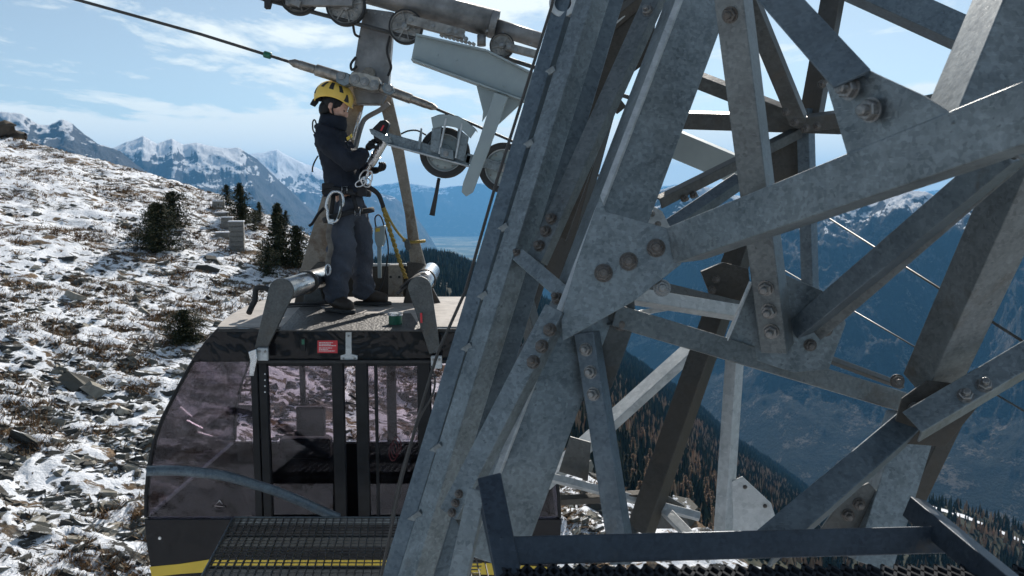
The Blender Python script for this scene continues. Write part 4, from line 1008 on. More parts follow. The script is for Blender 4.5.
def wheel(cx_, cy_, Y, r, parent, nsp=8, rim='cast', tyre='rubber', name='running_wheel'):
    c = P(cx_, cy_, Y); ax = V((0, -1, 0))
    w = MB().lathe(c, ax, [(r*.82, -.02), (r*.82, .022), (r*.90, .028), (r*.90, -.028)], 40, closed=True).build(name, M[rim], parent, bevel=.002)
    MB().lathe(c, ax, [(r*.90, -.032), (r*.90, .032), (r*.97, .032), (r, .022), (r, -.022), (r*.97, -.032)], 40, closed=True).build('rim', M[tyre], w)
    MB().lathe(c, ax, [(0, -.008), (r*.83, -.008), (r*.83, .006), (0, .006)], 40).build('web', M[rim], w)
    mb = MB()
    for i in range(nsp):
        a = 2*math.pi*i/nsp+.2; d = V((math.cos(a), 0, math.sin(a))); n = V((-d.z, 0, d.x))*r*.035
        mb.prism([c+d*r*.22-n+ax*.006, c+d*r*.83-n+ax*.006, c+d*r*.83+n+ax*.006, c+d*r*.22+n+ax*.006], ax*.012)
    mb.build('spokes', M[rim], w)
    mb = MB(); mb.lathe(c, ax, [(0, -.04), (r*.24, -.04), (r*.24, .03), (r*.12, .034), (r*.12, .05), (0, .05)], 20); mb.build('hub', M['bolt'], w)
    for i in range(nsp):
        a = 2*math.pi*(i+.5)/nsp+.2; d = V((math.cos(a), 0, math.sin(a)))
        MB().lathe(c+d*r*.55+ax*.006, ax, [(0, 0), (r*.055, 0), (r*.05, .008), (0, .009)], 8).build('rim_bolt', M['bolt'], w)
    return w
for x, y, r in ((299, -5, .150), (346, 6, .150), (406, 27, .130), (502, 46, .095)): wheel(x, y, YC-.12, r, car)
def boxarm(name, a, b, h, t, Y, mat='cast', parent=car, bev=.004):
    a3, b3 = P(*a, Y), P(*b, Y); d = (b3-a3).normalized(); n = V((-d.z, 0, d.x))
    mb = MB(); mb.prism([a3-n*h/2, b3-n*h/2, b3+n*h/2, a3+n*h/2], V((0, t, 0))); return mb.build(name, M[mat], parent, bevel=bev)
boxarm('rocker_arm', (407, 19), (464, 34), .07, .06, YC-.20, 'cast')
boxarm('rocker_arm', (285, -2), (352, -1), .10, .06, YC-.20, 'tube')
boxarm('rocker_arm', (506, 46), (537, 54), .055, .06, YC-.20, 'cast')
for i, (x, y) in enumerate([(411, 20), (433, 26), (449, 31), (456, 32), (463, 36), (466, 39), (509, 47), (516, 50), (528, 53)]):
    mb = MB(); mb.lathe(P(x, y, YC-.20), V((0, -1, 0)), [(0, 0), (.018, 0), (.017, .012), (.008, .013), (.008, .02), (0, .02)], 12); mb.build('pin', M['bolt'], car)
for i in range(9):
    x = 440+i*4; boxarm('chain_link', (x, 29+i*1.1+5), (x+3, 30+i*1.1+6), .022, .03, YC-.16, 'cast', bev=.002)
mb = MB(); mb.cyl(P(481.5, 35, YC-.05), P(481.5, 46, YC-.05), .034, 16); mb.build('support_stub', M['tube'], car)
mb = MB(); mb.prism([P(a, b, YC-.22) for a, b in [(261, -6), (286, -6), (286, -1), (271, 0), (269, 8), (264, 8), (264, 1), (260, -1)]], V((0, .05, 0))); mb.build('wheel_guard', M['rubber'], car, bevel=.003)
boxarm('side_plate', (290, 0), (300, 4), .05, .03, YC-.24, 'tube')
# vertical hanger plate
mb = MB(); mb.prism([P(a, b, YC-.02) for a, b in [(364, 8), (394, 12), (388, 90), (381, 104), (356, 104), (351, 84), (358, 40)]], V((0, .09, 0))); hpn = mb.build('hanger_plate', M['tube'], car, bevel=.006)
for i in range(4):
    mb = MB(); mb.lathe(P(368+i*7.2, 11.5+i*1.5, YC-.02), V((0, -1, 0)), [(0, 0), (.010, 0), (.010, .01), (0, .011)], 6); mb.build('bolt', M['bolt'], hpn)
mb = MB(); mb.lathe(P(369, 74, YC-.02), V((0, -1, 0)), [(0, 0), (.052, 0), (.050, .02), (.03, .024), (0, .024)], 28); mb.build('pivot_boss', M['galv_brown'], hpn, bevel=.002)
for pts in ([(357, 66), (352, 70), (351, 64), (356, 57)], [(388, 76), (391, 68), (390, 62), (387, 50), (390, 36)], [(353, 24), (355, 34), (360, 37)]):
    mb = MB(); mb.tube(smooth_path([P(a, b, YC-.06) for a, b in pts], 5), .010, 8); mb.build('hose', M['rubber'], car)
# track rope under the wheels
tr_ = MB(); tr_.tube([P(190, -22, YC-.12), P(273, 1.5, YC-.12), P(399, 35, YC-.12), P(505, 58, YC-.12), P(700, 120, YC-.12)], .016, 12)
tag(tr_.build('track_rope', M['rope'], None), 'thick dark track rope running under the carriage wheels', 'rope')
# ---------------- haul rope with its clamped sockets
YHr = 6.15
hr = thing('haul_rope', P(365, 82, YHr), 'thin haul rope with steel sockets and a pinned link block above the yellow helmet', 'rope')
def hp3(x, y): return P(x, y, YHr)
mb = MB(); mb.tube([hp3(-120, -54), hp3(78, 0), hp3(200, 34), hp3(290, 62)], .0115, 10); mb.build('rope_strand', M['rope'], hr)
mb = MB(); mb.tube([hp3(434, 108), hp3(470, 123), hp3(514, 142), hp3(640, 192)], .0105, 10); mb.build('rope_strand', M['rope'], hr)
mb = MB(); d = (hp3(272, 56.6)-hp3(262, 53)).normalized(); mb.tube([hp3(264, 54), hp3(271, 56)], .026, 8); mb.build('green_marker', M['green'], hr, bevel=.003)
def socket(a, m1, m2, b, r0, r1, r2, nm='socket'):
    A3, M1, M2, B3 = hp3(*a), hp3(*m1), hp3(*m2), hp3(*b); ax = (B3-A3).normalized(); L1 = (M1-A3).length; L2 = (M2-A3).length; L3 = (B3-A3).length
    o = MB().lathe(A3, ax, [(0, 0), (r0*.8, 0), (r0, .01), (r1*.92, L1*.5), (r1*.92, L1), (r1, L1+.004), (r1, L2), (r2, L2+.01), (r2, L3), (0, L3)], 26).build(nm, M['socket'], hr); return o
socket((289, 61.5), (299, 65), (315, 70), (349, 80), .016, .034, .044)
socket((437, 108.5), (427, 105), (412, 99.5), (381, 88), .016, .030, .038)
def chain_plate(pts, y, t, mat, nm):
    return MB().prism([P(a, b, y) for a, b in pts], V((0, t, 0))).build(nm, M[mat], hr, bevel=.004)
lb = chain_plate([(349, 77), (352, 71.5), (362, 72), (378, 77), (380, 82), (378, 90), (372, 91), (352, 86), (348.5, 82)], YHr-.07, .14, 'socket', 'link_block')
chain_plate([(340, 71), (348, 73), (351, 78), (349, 84), (344, 86), (336, 82), (336, 74)], YHr-.06, .12, 'galv', 'clevis')
chain_plate([(384, 82.5), (392, 84.5), (395, 92), (390, 95), (384, 93), (381.5, 88)], YHr-.06, .12, 'galv', 'clevis')
for x, y in ((355, 79), (364.5, 81.6), (374.2, 84.5)):
    MB().lathe(P(x, y, YHr-.07), V((0, -1, 0)), [(0, 0), (.036, 0), (.034, .006), (.026, .006), (.026, .012), (.016, .014), (.016, .022), (0, .022)], 24).build('bolt', M['bolt'], lb)
for x, y in ((341.5, 75.5), (389, 88)):
    MB().lathe(P(x, y, YHr-.062), V((0, -1, 0)), [(0, 0), (.030, 0), (.028, .008), (.018, .008), (.018, .014), (0, .015)], 24).build('clevis_pin', M['bolt'], hr)

# ================================================================== painted bracket with two rubber wheels
YS = 5.65
sb = thing('wheel_bracket', P(490, 90, YS), 'light grey painted beam with hanging blade and two rubber-tyred guide wheels', 'bracket')
def sp_(name, pts, y=YS, t=.02, mat='paint_grey', parent=sb, bev=.003): return MB().prism([P(a, b, y) for a, b in pts], V((0, t, 0))).build(name, M[mat], parent, bevel=bev)
# beam: web + flanges in two runs with a slight knee
tp = [(416, 35), (486, 51), (560, 88)]; bt = [(411.5, 58), (480, 83), (548, 108)]
sp_('beam_web', tp+bt[::-1], YS, .014)
for line, off in ((tp, -1), (bt, 1)):
    mb = MB()
    for (a, b) in zip(line[:-1], line[1:]):
        A3, B3 = P(*a, YS-.055), P(*b, YS-.055); d = (B3-A3).normalized(); n = V((-d.z, 0, d.x))*(.013 if off < 0 else -.013)
        if n.z*(-off) < 0: n = -n
        mb.prism([A3, B3, B3+n, A3+n], V((0, .12, 0)))
    mb.build('beam_flange', M['paint_grey'], sb, bevel=.002)
sp_('stiffener_plate', [(476, 84), (483, 112), (482, 122), (500, 96), (498, 92)], YS+.02, .012)
sp_('stiffener_plate', [(496, 92), (524, 101), (497, 126), (492, 118)], YS+.02, .012)
sp_('blade', [(494, 92), (508, 97), (489, 150), (473, 192), (466, 196.5), (461.5, 192), (463, 183), (479, 140)], YS-.10, .05)
for x, y in ((438, 55), (457, 60), (504, 86)): MB().lathe(P(x, y, YS), V((0, -1, 0)), [(0, 0), (.007, 0), (.006, .005), (0, .006)], 8).build('rivet', M['paint_grey'], sb)
# wheel arm
A3 = boxarm('wheel_arm', (386, 138), (470, 161), .075, .045, YS+.02, 'galv', sb)
boxarm('wheel_arm', (466, 158), (520, 172), .07, .045, YS+.02, 'galv', sb)
boxarm('arm_edge', (386, 144), (470, 166.5), .012, .10, YS-.03, 'galv_light', sb)
sp_('arm_blade', [(369, 129), (372, 128.5), (390, 137), (392, 143), (386, 143), (371, 134)], YS-.02, .016, 'galv')
def guide_wheel(x, y, r):
    c = P(x, y, YS+.10); ax = V((0, -1, 0))
    w = MB().lathe(c, ax, [(r*.70, -.03), (r*.70, .03), (r*.76, .035), (r*.76, -.035)], 48, closed=True).build('guide_wheel', M['galv_light'], sb, bevel=.002)
    MB().lathe(c, ax, [(r*.74, -.04), (r*.74, .04), (r*.93, .045), (r, .028), (r, -.028), (r*.93, -.045)], 48, closed=True).build('tyre', M['rubber'], w, bevel=.003)
    MB().lathe(c, ax, [(0, -.006), (r*.71, -.006), (r*.71, .008), (r*.5, .016), (r*.34, .016), (r*.30, .03), (0, .03)], 48).build('rim', M['paint_grey'], w)
    for i in range(12):
        a = 2*math.pi*i/12; d = V((math.cos(a), 0, math.sin(a)))
        MB().lathe(c+d*r*.59+ax*.012, ax, [(0, 0), (.008, 0), (.0075, .008), (0, .009)], 8).build('rim_bolt', M['bolt'], w)
    MB().lathe(c+ax*.03, ax, [(0, 0), (.030, 0), (.030, .05), (.012, .055), (.012, .07), (0, .07)], 20).build('hub', M['bolt'], w)
guide_wheel(445, 153, .178); guide_wheel(503.5, 168, .178)
# fender over the first wheel: curved cap on four ribs
mb = MB(); arc = [(431, 126), (431.5, 117), (440, 114.3), (449, 114), (458, 116), (467, 121), (476, 129.5), (472, 139)]
def arcp(k, y): 
    a, b = arc[k]; return P(a, b, y)
vs = []; y0_, y1_ = YS-.03, YS+.17
outer = [(431, 117.5), (439, 114.5), (449, 114), (458, 116), (467, 121), (476.5, 129.5)]
inner = [(433, 129), (440, 126.5), (448, 126), (455.5, 127.5), (463, 131), (470.5, 138.5)]
po = [P(a, b, y0_) for a, b in outer]; pi = [P(a, b, y0_) for a, b in inner]
mb.prism(po+pi[::-1], V((0, .008, 0)))
for i in range(5): mb.prism([po[i], po[i+1], po[i+1]-V((0, 0, .006)), po[i]-V((0, 0, .006))], V((0, .2, 0)))
mb.build('fender', M['paint_grey'], sb, bevel=.0015)
for pts in ([(432, 128), (442, 126), (439, 154), (430, 151)], [(458, 128), (469, 137), (464, 162), (455, 158)]): sp_('fender_side', pts, YS-.015, .008, 'galv')
for a, b in (((446, 118), (439, 154)), ((462, 123), (455.5, 158))):
    mb = MB(); p, q = P(*a, YS-.035), P(*b, YS-.035); mb.prism([p-V((.006, 0, 0)), p+V((.006, 0, 0)), q+V((.006, 0, 0)), q-V((.006, 0, 0))], V((0, .04, 0))); mb.build('fender_rib', M['galv_light'], sb, bevel=.001)
mb = MB(); mb.prism([P(a, b, YS-.04) for a, b in [(440, 147), (453.5, 150), (453.5, 160), (440, 157)]], V((0, .06, 0))); pc = mb.build('axle_block', M['galv'], sb, bevel=.004)
MB().lathe(P(446, 153.5, YS-.04), V((0, -1, 0)), [(0, 0), (.020, 0), (.019, .008), (.010, .009), (.010, .016), (0, .016)], 18).build('bolt', M['bolt'], pc)
MB().lathe(P(502, 166, YS+.01), V((0, -1, 0)), [(0, 0), (.020, 0), (.019, .008), (.010, .009), (.010, .016), (0, .016)], 18).build('bolt', M['bolt'], sb)
sp_('lug', [(417, 149), (420.5, 128), (422, 128), (420.5, 150)], YS, .03, 'galv')
mb = MB(); mb.tube(smooth_path([P(401, 134, YS+.15), P(408, 131, YS+.15), P(417, 130.5, YS+.15), (P(426, 135, YS+.15))], 5), .006, 6); mb.build('cable', M['rubber'], sb)
mb = MB(); mb.tube([P(439, 178, YS+.1), P(436, 195, YS+.1), P(432, 215.5, YS+.1)], [.012, .014, .02], 10); mb.build('rubber_rod', M['rubber'], sb)
# ================================================================== the man on the roof
YM = 6.22
def Q(px, py, d=0.): return P(px, py, YM+d)
def skin(name, pts, edges, mat, parent, sub=2, root=0, flat=None, disp=None, grow=1.0):
    me = bpy.data.meshes.new(name); me.from_pydata([p[0] for p in pts], edges, []); o = bpy.data.objects.new(name, me); COL.objects.link(o)
    m = o.modifiers.new('s', 'SKIN'); m.use_smooth_shade = True; m.branch_smoothing = .6
    for i, p in enumerate(pts):
        r = p[1]; r = r if isinstance(r, tuple) else (r, r); me.skin_vertices[0].data[i].radius = (r[0]*grow, r[1]*grow)
    me.skin_vertices[0].data[root].use_root = True
    s = o.modifiers.new('u', 'SUBSURF'); s.levels = sub; s.render_levels = sub
    dg = bpy.context.evaluated_depsgraph_get(); dg.update(); me2 = bpy.data.meshes.new_from_object(o.evaluated_get(dg))
    bpy.data.objects.remove(o)
    if disp:
        n = len(me2.vertices); a = np.empty(n*3, 'f'); me2.vertices.foreach_get('co', a); a = a.reshape(-1, 3)
        b = np.empty(n*3, 'f'); me2.vertices.foreach_get('normal', b); b = b.reshape(-1, 3)
        f = (ridged(a[:, 0]*disp[1]+a[:, 2]*disp[2], a[:, 2]*disp[1]*1.2+a[:, 1]*disp[1], 3, 4)-.5)*disp[0]
        me2.vertices.foreach_set('co', (a+b*f[:, None]).ravel().astype('f'))
    if mat is None: return me2
    me2.materials.clear()
    return link(name, me2, mat, parent, smooth=True)
# joints
neckb = Q(331, 124); head = Q(335.5, 105)
HS = dict(nsh=Q(328, 135, -.19), nel=Q(351, 166, -.27), nwr=Q(366, 150, -.17), fsh=Q(334, 136, .19), fel=Q(358, 168, .17), fwr=Q(372, 171, .02))
# body: one continuous remeshed figure with a face
b1 = skin('tmp', [(Q(347, 194), .09), (Q(343, 180), .10), (Q(335, 150), .11), (Q(331, 136), .08), (neckb, .055), (Q(334, 113), .055),
    (HS['nsh'], .045), (HS['nel'], .04), (HS['nwr'], .032), (HS['fsh'], .045), (HS['fel'], .045), (HS['fwr'], .032),
    (Q(343, 212, -.09), .065), (Q(342, 254, -.14), .05), (Q(335, 298, -.2), .04), (Q(355, 212, .08), .065), (Q(362, 252, .13), .05), (Q(364, 293, .18), .045), (Q(341, 303, -.26), .04), (Q(376, 298, .16), .04)],
    [(0, 1), (1, 2), (2, 3), (3, 4), (4, 5), (3, 6), (6, 7), (7, 8), (3, 9), (9, 10), (10, 11), (0, 12), (12, 13), (13, 14), (0, 15), (15, 16), (16, 17), (14, 18), (17, 19)], None, None, 2)
mb = MB()
Rh = Matrix.Rotation(math.radians(24), 3, 'Y')          # nodding forward (+X)
def hd_(v): return head+Rh @ V(v)
mb.ell(hd_((0, 0, .015)), (.098, .078, .105), Rh, 28, 18)           # skull
mb.ell(hd_((.030, 0, -.045)), (.066, .058, .072), Rh, 20, 14)       # face and jaw
mb.ell(hd_((.062, 0, -.098)), (.026, .028, .022), Rh, 14, 10)       # chin
mb.ell(hd_((.100, 0, -.030)), (.018, .013, .026), Matrix.Rotation(math.radians(-14), 3, 'Y'), 14, 10)   # nose
mb.ell(hd_((.108, 0, -.045)), (.013, .014, .010), Rh, 12, 8)
mb.ell(hd_((.086, 0, -.070)), (.013, .024, .006), Rh, 12, 8); mb.ell(hd_((.083, 0, -.081)), (.013, .022, .007), Rh, 12, 8)  # lips
for s in (-1, 1):
    mb.ell(hd_((.078, s*.030, .000)), (.020, .024, .009), Rh, 12, 8)    # brow
    mb.ell(hd_((.072, s*.036, -.036)), (.022, .022, .022), Rh, 12, 8)   # cheek
    mb.ell(hd_((-.012, s*.078, -.020)), (.020, .010, .030), Rh, 12, 8)  # ear
hm = mb.mesh('head')
bm = bmesh.new(); bm.from_mesh(b1); bm.from_mesh(hm); me = bpy.data.meshes.new('person'); bm.to_mesh(me); bm.free()
o = bpy.data.objects.new('tmp', me); COL.objects.link(o); r_ = o.modifiers.new('r', 'REMESH'); r_.mode = 'VOXEL'; r_.voxel_size = .0055; r_.use_smooth_shade = True
s_ = o.modifiers.new('s', 'SMOOTH'); s_.factor = .5; s_.iterations = 3
dg = bpy.context.evaluated_depsgraph_get(); dg.update(); me2 = bpy.data.meshes.new_from_object(o.evaluated_get(dg)); bpy.data.objects.remove(o)
me2.materials.clear(); person = link('person', me2, M['skin'], None, smooth=True)
tag(person, 'technician in yellow helmet and dark jacket standing on the cabin roof holding a tool', 'person')
for s in (-1, 1):
    e = MB().ell(hd_((.083, s*.031, -.016)), (.010, .012, .0055), Rh, 12, 8).build('eye', M['black'], person)
# clothing
trn = skin('trousers', [(Q(348, 200), (.155, .145)), (Q(345, 190), (.135, .125)), (Q(342, 212, -.085), .118), (Q(340, 236, -.12), .112), (Q(342, 256, -.14), .098), (Q(338, 280, -.17), .096), (Q(334, 306, -.20), .094),
    (Q(355, 212, .08), .115), (Q(360, 234, .11), .105), (Q(363, 254, .13), .092), (Q(363, 276, .15), .088), (Q(364, 299, .18), .086)],
    [(0, 1), (0, 2), (2, 3), (3, 4), (4, 5), (5, 6), (0, 7), (7, 8), (8, 9), (9, 10), (10, 11)], M['trousers'], person, 3, disp=(.045, 7, 6), grow=1.05)
jk = skin('jacket', [(Q(344, 172), (.150, .13)), (Q(347, 188), (.150, .135)), (Q(348, 195), (.155, .14)), (Q(335, 150), (.160, .15)), (Q(330, 138), (.155, .135)), (Q(330, 128), .112), (Q(332, 121), .085),
    (HS['nsh']+V((0, .0, -.01)), .088), (Q(338, 152, -.24), .080), (HS['nel'], .074), (Q(360, 157, -.21), .060), (Q(365, 151, -.17), .050),
    (HS['fsh'], .085), (Q(347, 154, .20), .076), (HS['fel'], .070), (Q(367, 170, .08), .055), (Q(371, 171, .03), .048)],
    [(0, 1), (1, 2), (0, 3), (3, 4), (4, 5), (5, 6), (4, 7), (7, 8), (8, 9), (9, 10), (10, 11), (4, 12), (12, 13), (13, 14), (14, 15), (15, 16)], M['jacket'], person, 3, disp=(.046, 7, 5), grow=1.19)
# collar, head scarf with knot, helmet
MB().lathe(Q(333, 121), V((.1, 0, 1)), [(.105, -.06), (.108, -.02), (.098, .035), (.086, .04), (.07, 0)], 28).build('collar', M['jacket'], person, smooth=True)
mb = MB(); mb.ell(hd_((-.012, 0, .022)), (.103, .086, .100), Rh, 28, 16); mb.ell(hd_((-.048, 0, -.05)), (.062, .070, .075), Rh, 20, 12)
mb.ell(hd_((.012, 0, -.092)), (.062, .066, .034), Rh, 18, 10)
mb.ell(hd_((-.118, -.01, -.005)), (.024, .022, .020), None, 12, 8)
hdq = mb.build('headscarf', M['black'], person)
mb = MB(); k0 = hd_((-.125, -.02, -.005))
mb.prism([k0, k0+V((-.05, 0, .0)), k0+V((-.075, -.01, -.045)), k0+V((-.035, -.01, -.065)), k0+V((-.01, 0, -.03))], V((0, .015, 0)))
mb.build('knot', M['black'], hdq, bevel=.006, seg=2)
# helmet shell: dome sector with brim
Rt = Matrix.Rotation(math.radians(16), 3, 'Y'); hc = head+V((-.012, 0, .048))
def hs(th, ph, g=1.0):      # th from the crown down, ph round (0 = front)
    rx, ry, rz = .146, .128, .134
    q = V((math.sin(th)*math.cos(ph)*rx, math.sin(th)*math.sin(ph)*ry, math.cos(th)*rz))*g
    return hc+Rt @ q
vs = []; fs = []; nu_, nv_ = 48, 20
def edge(ph): return math.radians(100+10*math.cos(ph*2)-6*math.cos(ph))
def shell(i, ph): return edge(ph)*i/nv_
for g in (1.0, .955):
    for i in range(nv_+1):
        for k in range(nu_):
            ph = 2*math.pi*k/nu_; th = shell(i, ph); p = hs(th, ph, g*(1+.03*math.cos(ph*2)*math.sin(th)**2))
            if i == nv_ and g == 1: p = p+Rt @ V((.016*max(0, math.cos(ph)), 0, -.002))
            vs.append(p)
N1 = (nv_+1)*nu_
for i in range(nv_):
    for k in range(nu_):
        a = i*nu_+k; b = i*nu_+(k+1) % nu_; fs.append((a, a+nu_, b+nu_, b)); fs.append((N1+a, N1+b, N1+b+nu_, N1+a+nu_))
for k in range(nu_):
    a = nv_*nu_+k; b = nv_*nu_+(k+1) % nu_; fs.append((a, N1+a, N1+b, b))
mb = MB(); mb.add(vs, fs, True); hl = mb.build('helmet', M['helmet'], person)
# vents on both sides, rim strap clip
def vent(ph0, th0, dph, dth, skew=0, tri=False):
    for s in (-1, 1):
        c = [(th0-dth, ph0-dph*(.25 if tri else 1)), (th0-dth, ph0+dph*(.25 if tri else 1)), (th0+dth, ph0+dph+skew), (th0+dth, ph0-dph+skew)]
        grid = []
        for i in range(4):
            row = []
            for j in range(3):
                u, v = i/3, j/2
                th = (c[0][0]*(1-v)+c[1][0]*v)*(1-u)+(c[3][0]*(1-v)+c[2][0]*v)*u
                ph = (c[0][1]*(1-v)+c[1][1]*v)*(1-u)+(c[3][1]*(1-v)+c[2][1]*v)*u
                row.append(hs(math.radians(th), math.radians(ph)*s*-1, (1+.03*math.cos(2*math.radians(ph))*math.sin(math.radians(th))**2)*1.006))
            grid.append(row)
        m = MB(); m.add([p for r in grid for p in r], [(i*3+j, i*3+j+1, i*3+j+4, i*3+j+3) for i in range(3) for j in range(2)])
        m.build('vent', M['rubber'], hl)
vent(128, 52, 7, 13, 2); vent(98, 50, 8, 15, -4); vent(64, 54, 7, 13, -6); vent(38, 80, 10, 12, 0, True); vent(156, 80, 9, 12, 0, True)
mb = MB(); mb.tube([hs(math.radians(98), math.radians(-75), .97), hd_((.01, -.075, -.045)), hd_((.04, -.05, -.095)), hd_((.05, 0, -.108))], .006, 6); mb.build('chin_strap', M['webbing'], person)
# gloves with fingers, closed on the tool
def glove(w, d, up, name, L=1.0):
    """w wrist, d direction of the palm, up the direction the fingers curl towards"""
    d = d.normalized(); up = (up-d*up.dot(d)).normalized(); sd = d.cross(up)
    pts = [(w, .036), (w+d*.045, (.040, .034)), (w+d*.085, (.040, .030))]; ed = [(0, 1), (1, 2)]
    for i, (o_, ln) in enumerate(((-.030, .062), (-.010, .070), (.010, .066), (.029, .052))):
        k = len(pts); base = w+d*.078+sd*o_
        pts += [(base, .013), (base+d*ln*.5+up*.004, .0125), (base+d*ln*.72+up*.030, .0115), (base+d*ln*.50+up*.055, .0105)]
        ed += [(2, k), (k, k+1), (k+1, k+2), (k+2, k+3)]
    k = len(pts); b = w+d*.035+sd*-.034
    pts += [(b, .016), (b+d*.022+sd*-.018+up*.022, .0145), (b+d*.038+sd*-.012+up*.048, .0125)]; ed += [(1, k), (k, k+1), (k+1, k+2)]
    return skin(name, pts, ed, M['black'], person, 2)
glove(Q(366, 150.5, -.17), V((.55, .25, .75)), V((.6, .4, -.3)), 'glove')
glove(Q(370, 171, .02), V((.9, -.35, .1)), V((.1, 0, 1)), 'glove')
# boots
for (ax_, ay_, d_, yaw) in ((335, 303, -.20, -38), (364.5, 296, .18, -4)):
    c = Q(ax_, ay_, d_); zf_ = ZR+.012; R = Matrix.Rotation(math.radians(yaw), 3, 'Z')
    fx = lambda v: V((c.x, c.y, zf_))+R @ V(v)
    o = skin('boot', [(fx((0, 0, .17)), .075), (fx((-.005, 0, .08)), (.075, .068)), (fx((.07, 0, .062)), (.064, .060)), (fx((.15, 0, .050)), (.048, .056)), (fx((.195, 0, .044)), (.038, .048)), (fx((-.05, 0, .055)), (.052, .052))],
        [(0, 1), (1, 2), (2, 3), (3, 4), (1, 5)], M['boot'], person, 2)
    so_ = [(-.085, -.035), (-.06, -.048), (.06, -.046), (.14, -.052), (.20, -.035), (.222, 0), (.20, .035), (.14, .052), (.06, .044), (-.06, .046), (-.085, .035)]
    MB().prism([fx((x, y, 0)) for x, y in so_], V((0, 0, .028))).build('sole', M['rubber'], o, bevel=.006, seg=2)
# harness: waist belt, leg loops, shoulder strap, buckles
def ring(c, n, rx, ry, r, a0=0, a1=360, flat=.35, name='belt', mat='webbing', parent=None, X=V((1, 0, 0))):
    n = n.normalized(); A = (X-n*X.dot(n)).normalized(); B = n.cross(A)
    m_ = 36; pts = [c+A*math.cos(math.radians(a0+(a1-a0)*i/m_))*rx+B*math.sin(math.radians(a0+(a1-a0)*i/m_))*ry for i in range(m_ if a1-a0 == 360 else m_+1)]
    return MB().tube(pts, r, 8, closed=(a1-a0 == 360), flat=flat, up=n).build(name, M[mat], parent or person)
har = ring(Q(347, 191), V((.12, 0, 1)), .178, .185, .026, name='harness', flat=.35)
ring(Q(342.5, 215, -.08), V((-.30, 0, 1)), .150, .150, .020, name='leg_loop', parent=har)
ring(Q(356, 213, .09), V((-.2, 0, 1)), .14, .14, .020, name='leg_loop', parent=har)
for a, b in (((352, 193, -.16), (357, 211, -.20)), ((334, 192, -.14), (331, 214, -.17))):
    MB().tube([Q(*a), Q(*b)], .016, 8, flat=.4).build('strap', M['webbing'], har)
for x, y in ((344.5, 189.5), (357.5, 212)):
    mb = MB(); mb.tube([Q(x-2.6, y-3, -.19), Q(x+2.6, y-3, -.19), Q(x+2.6, y+3.5, -.19), Q(x-2.6, y+3.5, -.19)], .0045, 6, closed=True); mb.build('buckle', M['alu'], har)
mb = MB(); mb.box(Q(329, 189, -.14), (.10, .06, .09)); mb.build('pouch', M['webbing'], har, bevel=.012, seg=2)
mb = MB(); mb.box(Q(362, 190, -.15), (.07, .05, .10)); mb.build('pouch', M['webbing'], har, bevel=.012, seg=2)
# yellow marks on the jacket breast, back loop
MB().prism([Q(346.2, 137.5, -.235), Q(349.3, 135.6, -.235), Q(350.2, 138.6, -.235), Q(347.4, 140.6, -.235)], V((0, .01, 0))).build('badge', M['yellow_paint'], person)
MB().prism([Q(349.9, 134.8, -.225), Q(351.6, 133.4, -.225), Q(352.5, 136.8, -.225), Q(351.0, 138.2, -.225)], V((0, .01, 0))).build('badge', M['yellow_paint'], person)
mb = MB(); mb.tube(smooth_path([Q(316, 134), Q(313, 130), Q(312.8, 122), Q(315, 120), Q(317, 127)], 4), .006, 6); mb.build('back_loop', M['webbing'], har)
mb = MB(); mb.tube(smooth_path([Q(318, 156), Q(314.5, 162), Q(312.5, 168), Q(312.5, 172)], 4), [.006]*12+[.010], 6); mb.build('back_loop', M['webbing'], har)
mb = MB(); mb.tube([Q(324, 208, -.05), Q(318, 214, -.05), Q(312, 224, -.05), Q(309, 226, -.05)], .011, 8); mb.build('back_loop', M['webbing'], har)
# things carried or held
cb = MB(); oval = []
for i in range(40):
    a = 2*math.pi*i/40; sx_, sy_ = 7.6, 15.5
    x = sx_*math.copysign(abs(math.cos(a))**.75, math.cos(a))*(1.1 if math.sin(a) > 0 else .85); y = -sy_*math.copysign(abs(math.sin(a))**.9, math.sin(a))
    x, y = x+(-y)*.12, y
    oval.append(Q(334.5+x, 207+y, -.24))
cb.tube(oval, .0115, 10, closed=True)
crb = tag(cb.build('carabiner', M['alu'], None), 'large silver scaffold hook hanging at the hip of the technician', 'carabiner')
mb = MB(); mb.tube([Q(339.5, 194, -.25), Q(341.5, 208, -.25), Q(338, 219, -.25)], .008, 8); mb.build('gate', M['galv_dark'], crb)
mb = MB(); mb.prism([Q(327, 219, -.25), Q(334, 219, -.25), Q(333, 225, -.25), Q(328, 225, -.25)], V((0, .03, 0))); mb.build('swivel', M['alu'], crb, bevel=.004)
ln = MB(); ln.tube(smooth_path([Q(330, 224, -.26), Q(328.5, 236, -.26), Q(331, 248, -.26), Q(328.5, 258, -.26), Q(328, 266, -.26)], 6), .020, 10, flat=.5)
lny = tag(ln.build('lanyard', simple('grey_elastic_lanyard', (.22, .20, .17), (.07, .06, .055), .8, 0, 14, .6, .006), None), 'grey elastic lanyard hanging from the silver hook beside the trouser leg', 'lanyard')
mb = MB(); mb.tube([Q(328+2.4*math.cos(a), 270+5.2*math.sin(a), -.27) for a in np.linspace(0, 6.283, 24, endpoint=False)], .008, 8, closed=True); mb.build('clip', M['alu'], lny)
